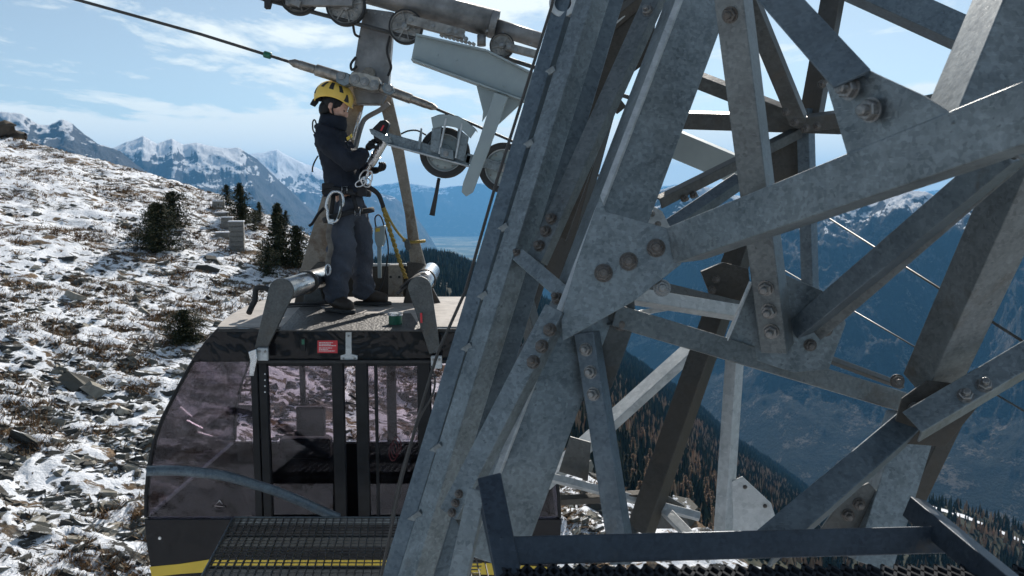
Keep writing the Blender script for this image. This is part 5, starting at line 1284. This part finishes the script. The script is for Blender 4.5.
# cluster of small karabiners at the belly
kk = MB()
for cx_, cy_, rx_, ry_, tl in ((364, 176, 3.6, 6.5, .5), (366, 182, 4.2, 5.5, -.6), (369, 178, 3, 7, .2), (361, 183, 3, 6, 1.1)):
    o_ = []
    for i in range(24):
        a = 2*math.pi*i/24; x, y = rx_*math.cos(a), ry_*math.sin(a); o_.append(Q(cx_+x*math.cos(tl)-y*math.sin(tl), cy_+x*math.sin(tl)+y*math.cos(tl), -.20+.015*math.sin(a)))
    kk.tube(o_, .0062, 8, closed=True)
tag(kk.build('karabiner_bunch', M['alu'], None), 'small bunch of silver and orange karabiners at the waist below the gloves', 'karabiners')
ly = MB(); ly.tube(smooth_path([Q(363, 186, -.16), Q(370, 188, -.12), Q(378, 194, -.05), Q(382, 203, 0), Q(383.5, 208, 0)], 6), .020, 10, flat=.6)
yl = tag(ly.build('safety_lanyard', M['webbing'], None), 'black and yellow twisted safety rope running from waist to right hanger leg', 'rope')
mb = MB(); 
for i in range(2):
    ph = math.pi*i; base = smooth_path([Q(383, 207), Q(388, 224, .05), Q(394, 243, .1), Q(400, 262, .15), Q(406, 278, .2)], 14); m_ = len(base)
    mb.tube([p+V((math.cos(j*.85+ph), math.sin(j*.85+ph), 0))*.010 for j, p in enumerate(base)], .010, 7)
mb.build('twisted_cord', M['yrope'], yl)
mb = MB(); mb.tube(smooth_path([Q(384, 207), Q(391, 222, .05), Q(399, 234, .1), Q(405, 240, .14)], 8), .010, 8); mb.build('twisted_cord', M['yrope'], yl); mb = MB(); mb.tube(smooth_path([P(403, 240, YH-.04), P(410, 242, YH-.05), P(420, 241.5, YH-.05), P(425, 241, YH-.03)], 6), .013, 8); mb.build('wrapped_cord', M['yrope'], yl)
mb = MB(); mb.prism([P(a, b, YH-.12) for a, b in [(404, 238), (409, 240), (411, 248), (408, 252), (404.5, 247)]], V((0, .03, 0))); mb.build('snap_hook', M['galv_dark'], yl, bevel=.004)
# wires twisted round the right cross tube
mb = MB(); mb.tube(smooth_path([P(397, 294, 5.3), P(407, 285, 5.3), P(416, 276, 5.4), P(424, 274, 5.5), P(429, 280, 5.5), P(431, 288, 5.5)], 5), .011, 8); mb.tube(smooth_path([P(400, 288, 5.28), P(410, 280, 5.3), P(420, 275, 5.4)], 5), .008, 8)
tag(mb.build('cable_loop', M['rubber'], None), 'frayed dark cable looped over the right bright cross tube', 'cable')
# battery grease gun in his hands
gg = MB(); a, b = Q(371.5, 163, -.06), Q(387, 136, -.12); ax = (b-a).normalized(); L_ = (b-a).length
gg.lathe(a, ax, [(0, -.06), (.012, -.06), (.012, -.02), (.030, -.015), (.034, 0), (.034, L_*.25), (.037, L_*.25), (.037, L_*.3), (.034, L_*.3), (.034, L_), (.03, L_+.01), (0, L_+.01)], 24)
gun = tag(gg.build('grease_gun', M['alu'], None), 'silver barrelled power tool with black body gripped in both gloves', 'power tool')
mb = MB(); mb.prism([Q(373, 135, -.18), Q(371.5, 129, -.18), Q(380, 120.5, -.18), Q(385.5, 119.5, -.18), Q(389, 123, -.18), Q(385.5, 133.5, -.18), Q(380, 140.5, -.18), Q(374, 139.5, -.18)], V((0, .10, 0))); bd = mb.build('tool_body', M['black'], gun, bevel=.012, seg=3)
mb = MB(); mb.prism([Q(380.2, 130.4, -.184), Q(383, 125, -.184), Q(384.3, 125.6, -.184), Q(381.6, 131, -.184)], V((0, .004, 0))); mb.build('red_panel', M['red_sign'], bd)
mb = MB()
for i in range(5):
    p = a+ax*(L_*(.2+.16*i))+V((0, -.033, 0)); mb.lathe(p, V((0, -1, 0)), [(0, 0), (.007, 0), (.006, .002), (0, .002)], 8)
mb.build('barrel_holes', M['rubber'], gun)
# ================================================================== shrubs and young spruces on the hillside
t = NT('spruce_needles'); isl = t.n.new('ShaderNodeNewGeometry')
t.set(base=t.ramp(isl.outputs['Random Per Island'], [(0., (.012, .018, .009)), (.5, (.028, .036, .018)), (.85, (.06, .066, .034)), (1., (.12, .10, .055))]), rough=.85, spec=.15); M['needle'] = t.m
M['bark'] = simple('bark', (.09, .07, .055), (.04, .03, .025), .9, 0, 12, .6, .01)
def conifer_mesh(h, r, n, seed, bushy=0.):
    rg = np.random.default_rng(seed); v = []; f = []
    nb = n
    q = rg.random(nb)**1.25; zb = q*h*.94+.03*h
    R = r*((1-q)**.8*(1-bushy)+bushy*np.sqrt(np.clip(1-(q*1.0-.35)**2/.45, 0.02, 1)))*rg.uniform(.55, 1.2, nb)
    az = rg.uniform(0, 6.283, nb)
    az = az+.5*np.sin(az*3+seed); R = R*(1+.35*np.sin(az*2+q*5+seed)+.15*np.sin(az*5+q*17))
    V_ = []
    K = 9
    for k in range(K):
        s = (k+rg.random(nb)*.6)/K; ln = R*s; dr = -.12*ln+.25*ln*s
        x = np.cos(az)*ln+rg.normal(0, .05*r, nb); y = np.sin(az)*ln+rg.normal(0, .05*r, nb); z = zb+dr+rg.normal(0, .02*h, nb)
        L = h*(.055 if n < 500 else .042)*rg.uniform(.6, 1.5, nb)*(1.2-s*.4); wd = L*.34; a2 = az+rg.normal(0, .9, nb); el = rg.normal(.25, .55, nb)
        d = np.stack([np.cos(a2)*np.cos(el), np.sin(a2)*np.cos(el), np.sin(el)], -1); sd = np.stack([-np.sin(a2), np.cos(a2), rg.normal(0, .5, nb)], -1)
        c = np.stack([x, y, z], -1)
        V_.append(np.stack([c-sd*wd[:, None], c+sd*wd[:, None], c+d*L[:, None]], 1))
    vv = np.concatenate(V_, 0).reshape(-1, 3)
    return vv, np.arange(len(vv)).reshape(-1, 3)
def plant(name, px, py, Y, hpx, wpx, seed, label, cat='shrub', bushy=0., n=260, group='shrubs and young spruces on the snowy hillside'):
    base = P(px, py, Y); z = float(hill([base.x], [Y], False)[0]); base.z = min(base.z, z+.1) if False else z
    h = hpx*Y/F; r = wpx/2*Y/F*1.35
    root = thing(name, base, label, cat, group)
    vv, ff = conifer_mesh(h, r, n, seed, bushy); vv = vv+np.array(base)
    me = bpy.data.meshes.new('crown'); me.from_pydata([tuple(q) for q in vv], [], [tuple(int(k) for k in q) for q in ff]); link('crown', me, M['needle'], root)
    mb = MB(); mb.tube([base-V((0, 0, .2)), base+V((.03*h, 0, h*.5)), base+V((0, 0, h*.93))], [h*.025+.01, h*.016+.005, .004], 6)
    for i in range(7):
        a = random.uniform(0, 6.28); zz_ = h*random.uniform(.1, .7); mb.tube([base+V((0, 0, zz_)), base+V((math.cos(a)*r*.8, math.sin(a)*r*.8, zz_+.05*h))], [h*.008, .003], 5)
    mb.build('trunk', M['bark'], root); return root
def ydist(px, py):      # where the sight line meets the hillside
    d = P(px, py, 1.0)
    for Y in np.geomspace(8, 110, 500):
        if d.z*Y < float(hill([d.x*Y], [Y], False)[0]): return Y
    return 60.
def plant_at(name, px, py, *a, **k): return plant(name, px, py, ydist(px, py), *a, **k)
plant_at('mountain_pine', 157, 254, 50, 50, 1, 'large dark bushy pine, lower of the two left of the concrete blocks', 'shrub', .6, 1100)
plant_at('mountain_pine', 174, 231, 38, 44, 2, 'dark bushy pine just above and right of the largest bush', 'shrub', .5, 800)
plant_at('mountain_pine', 186, 346, 36, 42, 3, 'dark green round bush beside the left edge of the cabin roof', 'shrub', .95, 1300)
plant_at('young_spruce', 227, 205, 20, 18, 4, 'small dark spruce on the crest behind the concrete blocks', 'tree', .1, 300)
plant_at('young_spruce', 241, 226, 42, 30, 5, 'tall dark spruce standing directly right of the concrete blocks', 'tree', .12, 600)
plant_at('young_spruce', 259, 207, 20, 14, 6, 'slim little spruce on the skyline right of the blocks', 'tree', .05, 260)
plant_at('young_spruce', 279, 267, 62, 34, 7, 'tallest pointed spruce left of the hanger leg', 'tree', .05, 800)
plant_at('young_spruce', 286, 222, 18, 12, 8, 'tiny spruce on the skyline above the tallest spruce', 'tree', .05, 220)
plant_at('mountain_pine', 269, 277, 30, 24, 9, 'low dark shrub in front of the tallest spruce', 'shrub', .7, 500)
plant_at('mountain_pine', 297, 270, 44, 26, 10, 'dark shrub right behind the left hanger leg', 'shrub', .5, 600)
plant_at('mountain_pine', 254, 232, 20, 20, 11, 'low shrub between the blocks and the tallest spruce', 'shrub', .7, 180)
plant_at('mountain_pine', 60, 212, 8, 22, 12, 'flat little shrub high on the open snow slope', 'shrub', .8, 90)
Yr = 84.; rb_ = P(-6, 130, Yr); rg = np.random.default_rng(11); mb = MB()
for k in range(9):
    mb.ell(rb_+V((rg.uniform(-3.5, 1.8), rg.uniform(-1, 2), rg.uniform(-1.0, 1.0)-max(0, k-5)*.5)), tuple(rg.uniform(.6, 1.5, 3)), Matrix.Rotation(rg.uniform(0, 3), 3, 'Y'), 9, 6)
me = mb.mesh('rock_outcrop'); a_ = np.array([v.co[:] for v in me.vertices]); a_ += rg.normal(0, .12, a_.shape); me.vertices.foreach_set('co', a_.ravel().astype('f'))
tag(link('rock_outcrop', me, simple('brown_rock', (.12, .095, .07), (.05, .042, .034), .9, 0, 1.2, .8, .1)), 'brown rocky outcrop on the skyline at the far left edge', 'rock')
# weathered retaining blocks on the slope
M['conc'] = simple('weathered_grey_timber', (.26, .25, .23), (.12, .115, .105), .85, 0, 12, .6, .01)
def post(px, top, bot, wpx, label):
    Y = ydist(px, bot); b = P(px, bot, Y); h = (bot-top)*Y/F; w = wpx*Y/F
    mb = MB(); R = Matrix.Rotation(.25, 3, 'Z'); n = max(2, int(h/.28))
    for i in range(n):
        mb.box(b+V((random.uniform(-.02, .02), 0, h*(i+.5)/n-.1)), (w, w*.9, h/n*.93), R)
    o = mb.build('retaining_block', M['conc'], None, bevel=.02); tag(o, label, 'block', 'grey stacked blocks on the slope')
    m2 = MB(); m2.box(b+V((0, 0, h-.08)), (w*1.06, w, .07), R); m2.build('snow_cap', ms, o, bevel=.015)
post(237.5, 220, 250, 14, 'tallest and nearest of the stacked grey blocks on the slope')
post(227.5, 216, 232, 11, 'grey block immediately behind and left of the tallest block')
post(222, 211.5, 220, 12, 'grey block with a bright snowy top, third from the front')
post(219, 200, 210, 11, 'highest and farthest of the stacked grey blocks')
post(223, 231, 240, 13, 'low grey block at the left foot of the tallest block')
# larches at the edge of the wood below the tower
def larch_mesh(h, seed):
    rg = np.random.default_rng(seed); nb = 330; q = rg.random(nb)**.8; zb = (.10+.88*q)*h; R = .20*h*(1-q)**.75*rg.uniform(.4, 1.15, nb)+.01*h; az = rg.uniform(0, 6.283, nb); V_ = []
    for k in range(5):
        s = (k+rg.random(nb))/5; x, y = np.cos(az)*R*s, np.sin(az)*R*s; z = zb+R*s*.1+rg.normal(0, .008*h, nb)
        L = h*.05*rg.uniform(.6, 1.4, nb); wd = L*.28; a2 = az+rg.normal(0, .8, nb); el = rg.normal(.3, .5, nb)
        d = np.stack([np.cos(a2)*np.cos(el), np.sin(a2)*np.cos(el), np.sin(el)], -1); sd = np.stack([-np.sin(a2), np.cos(a2), rg.normal(0, .4, nb)], -1); c = np.stack([x, y, z], -1)
        V_.append(np.stack([c-sd*wd[:, None], c+sd*wd[:, None], c+d*L[:, None]], 1))
    vv = np.concatenate(V_, 0).reshape(-1, 3); return vv
kinds = []
for sd, mat in ((1, 'larchfar'), (2, 'larchfar'), (3, 'larchfar'), (4, 'needle'), (5, 'needle')):
    vv = larch_mesh(15., sd); me = bpy.data.meshes.new('crown'); me.from_pydata([tuple(map(float, q)) for q in vv], [], [(3*i, 3*i+1, 3*i+2) for i in range(len(vv)//3)]); me.materials.append(M[mat])
    mt = MB().tube([V((0, 0, -1)), V((.1, 0, 7)), V((0, 0, 14.4))], [.22, .14, .03], 6).mesh('trunk'); mt.materials.append(M['bark']); kinds.append((me, mt, mat))
Xg, Yg, Zg, Tg = FRg
def fr_at(px, Y):
    pxs = np.linspace(250, 900, Xg.shape[1]); j = int(np.clip((px-250)/650*(Xg.shape[1]-1), 0, Xg.shape[1]-2)); col = Yg[:, j]
    return V((float(np.interp(Y, col, Xg[:, j])), Y, float(np.interp(Y, col, Zg[:, j]))))
desc = ['bare', 'pale brown', 'rusty brown', 'dense', 'thin']
cnt = 0
rnd = random.Random(5)
for i in range(150):
    px = rnd.uniform(590, 718); Y = rnd.uniform(330, 640)
    p = fr_at(px, Y); py = 288-F*((p.z*CP+p.y*SP)/(p.y*CP-p.z*SP))
    sc = rnd.uniform(.75, 1.25); kd = rnd.choice([0, 1, 2, 0, 1, 2, 3, 4]) if px > 640 else rnd.choice([0, 1, 3, 4, 3, 4])
    me, mt, mat = kinds[kd]; lar = mat == 'larchfar'
    r = bpy.data.objects.new('larch_tree' if lar else 'spruce_tree', None); COL.objects.link(r); r.location = p; r.scale = (sc,)*3; r.rotation_euler = (0, 0, rnd.uniform(0, 6))
    tag(r, 'brown autumn larch in the wood below the tower' if lar else 'dark green spruce among the brown larches below the tower', 'tree', 'brown larches below the tower' if lar else 'dark spruces among the larches below the tower')
    for m_, nm in ((me, 'crown'), (mt, 'trunk')):
        c = bpy.data.objects.new(nm, m_); COL.objects.link(c); c.parent = r
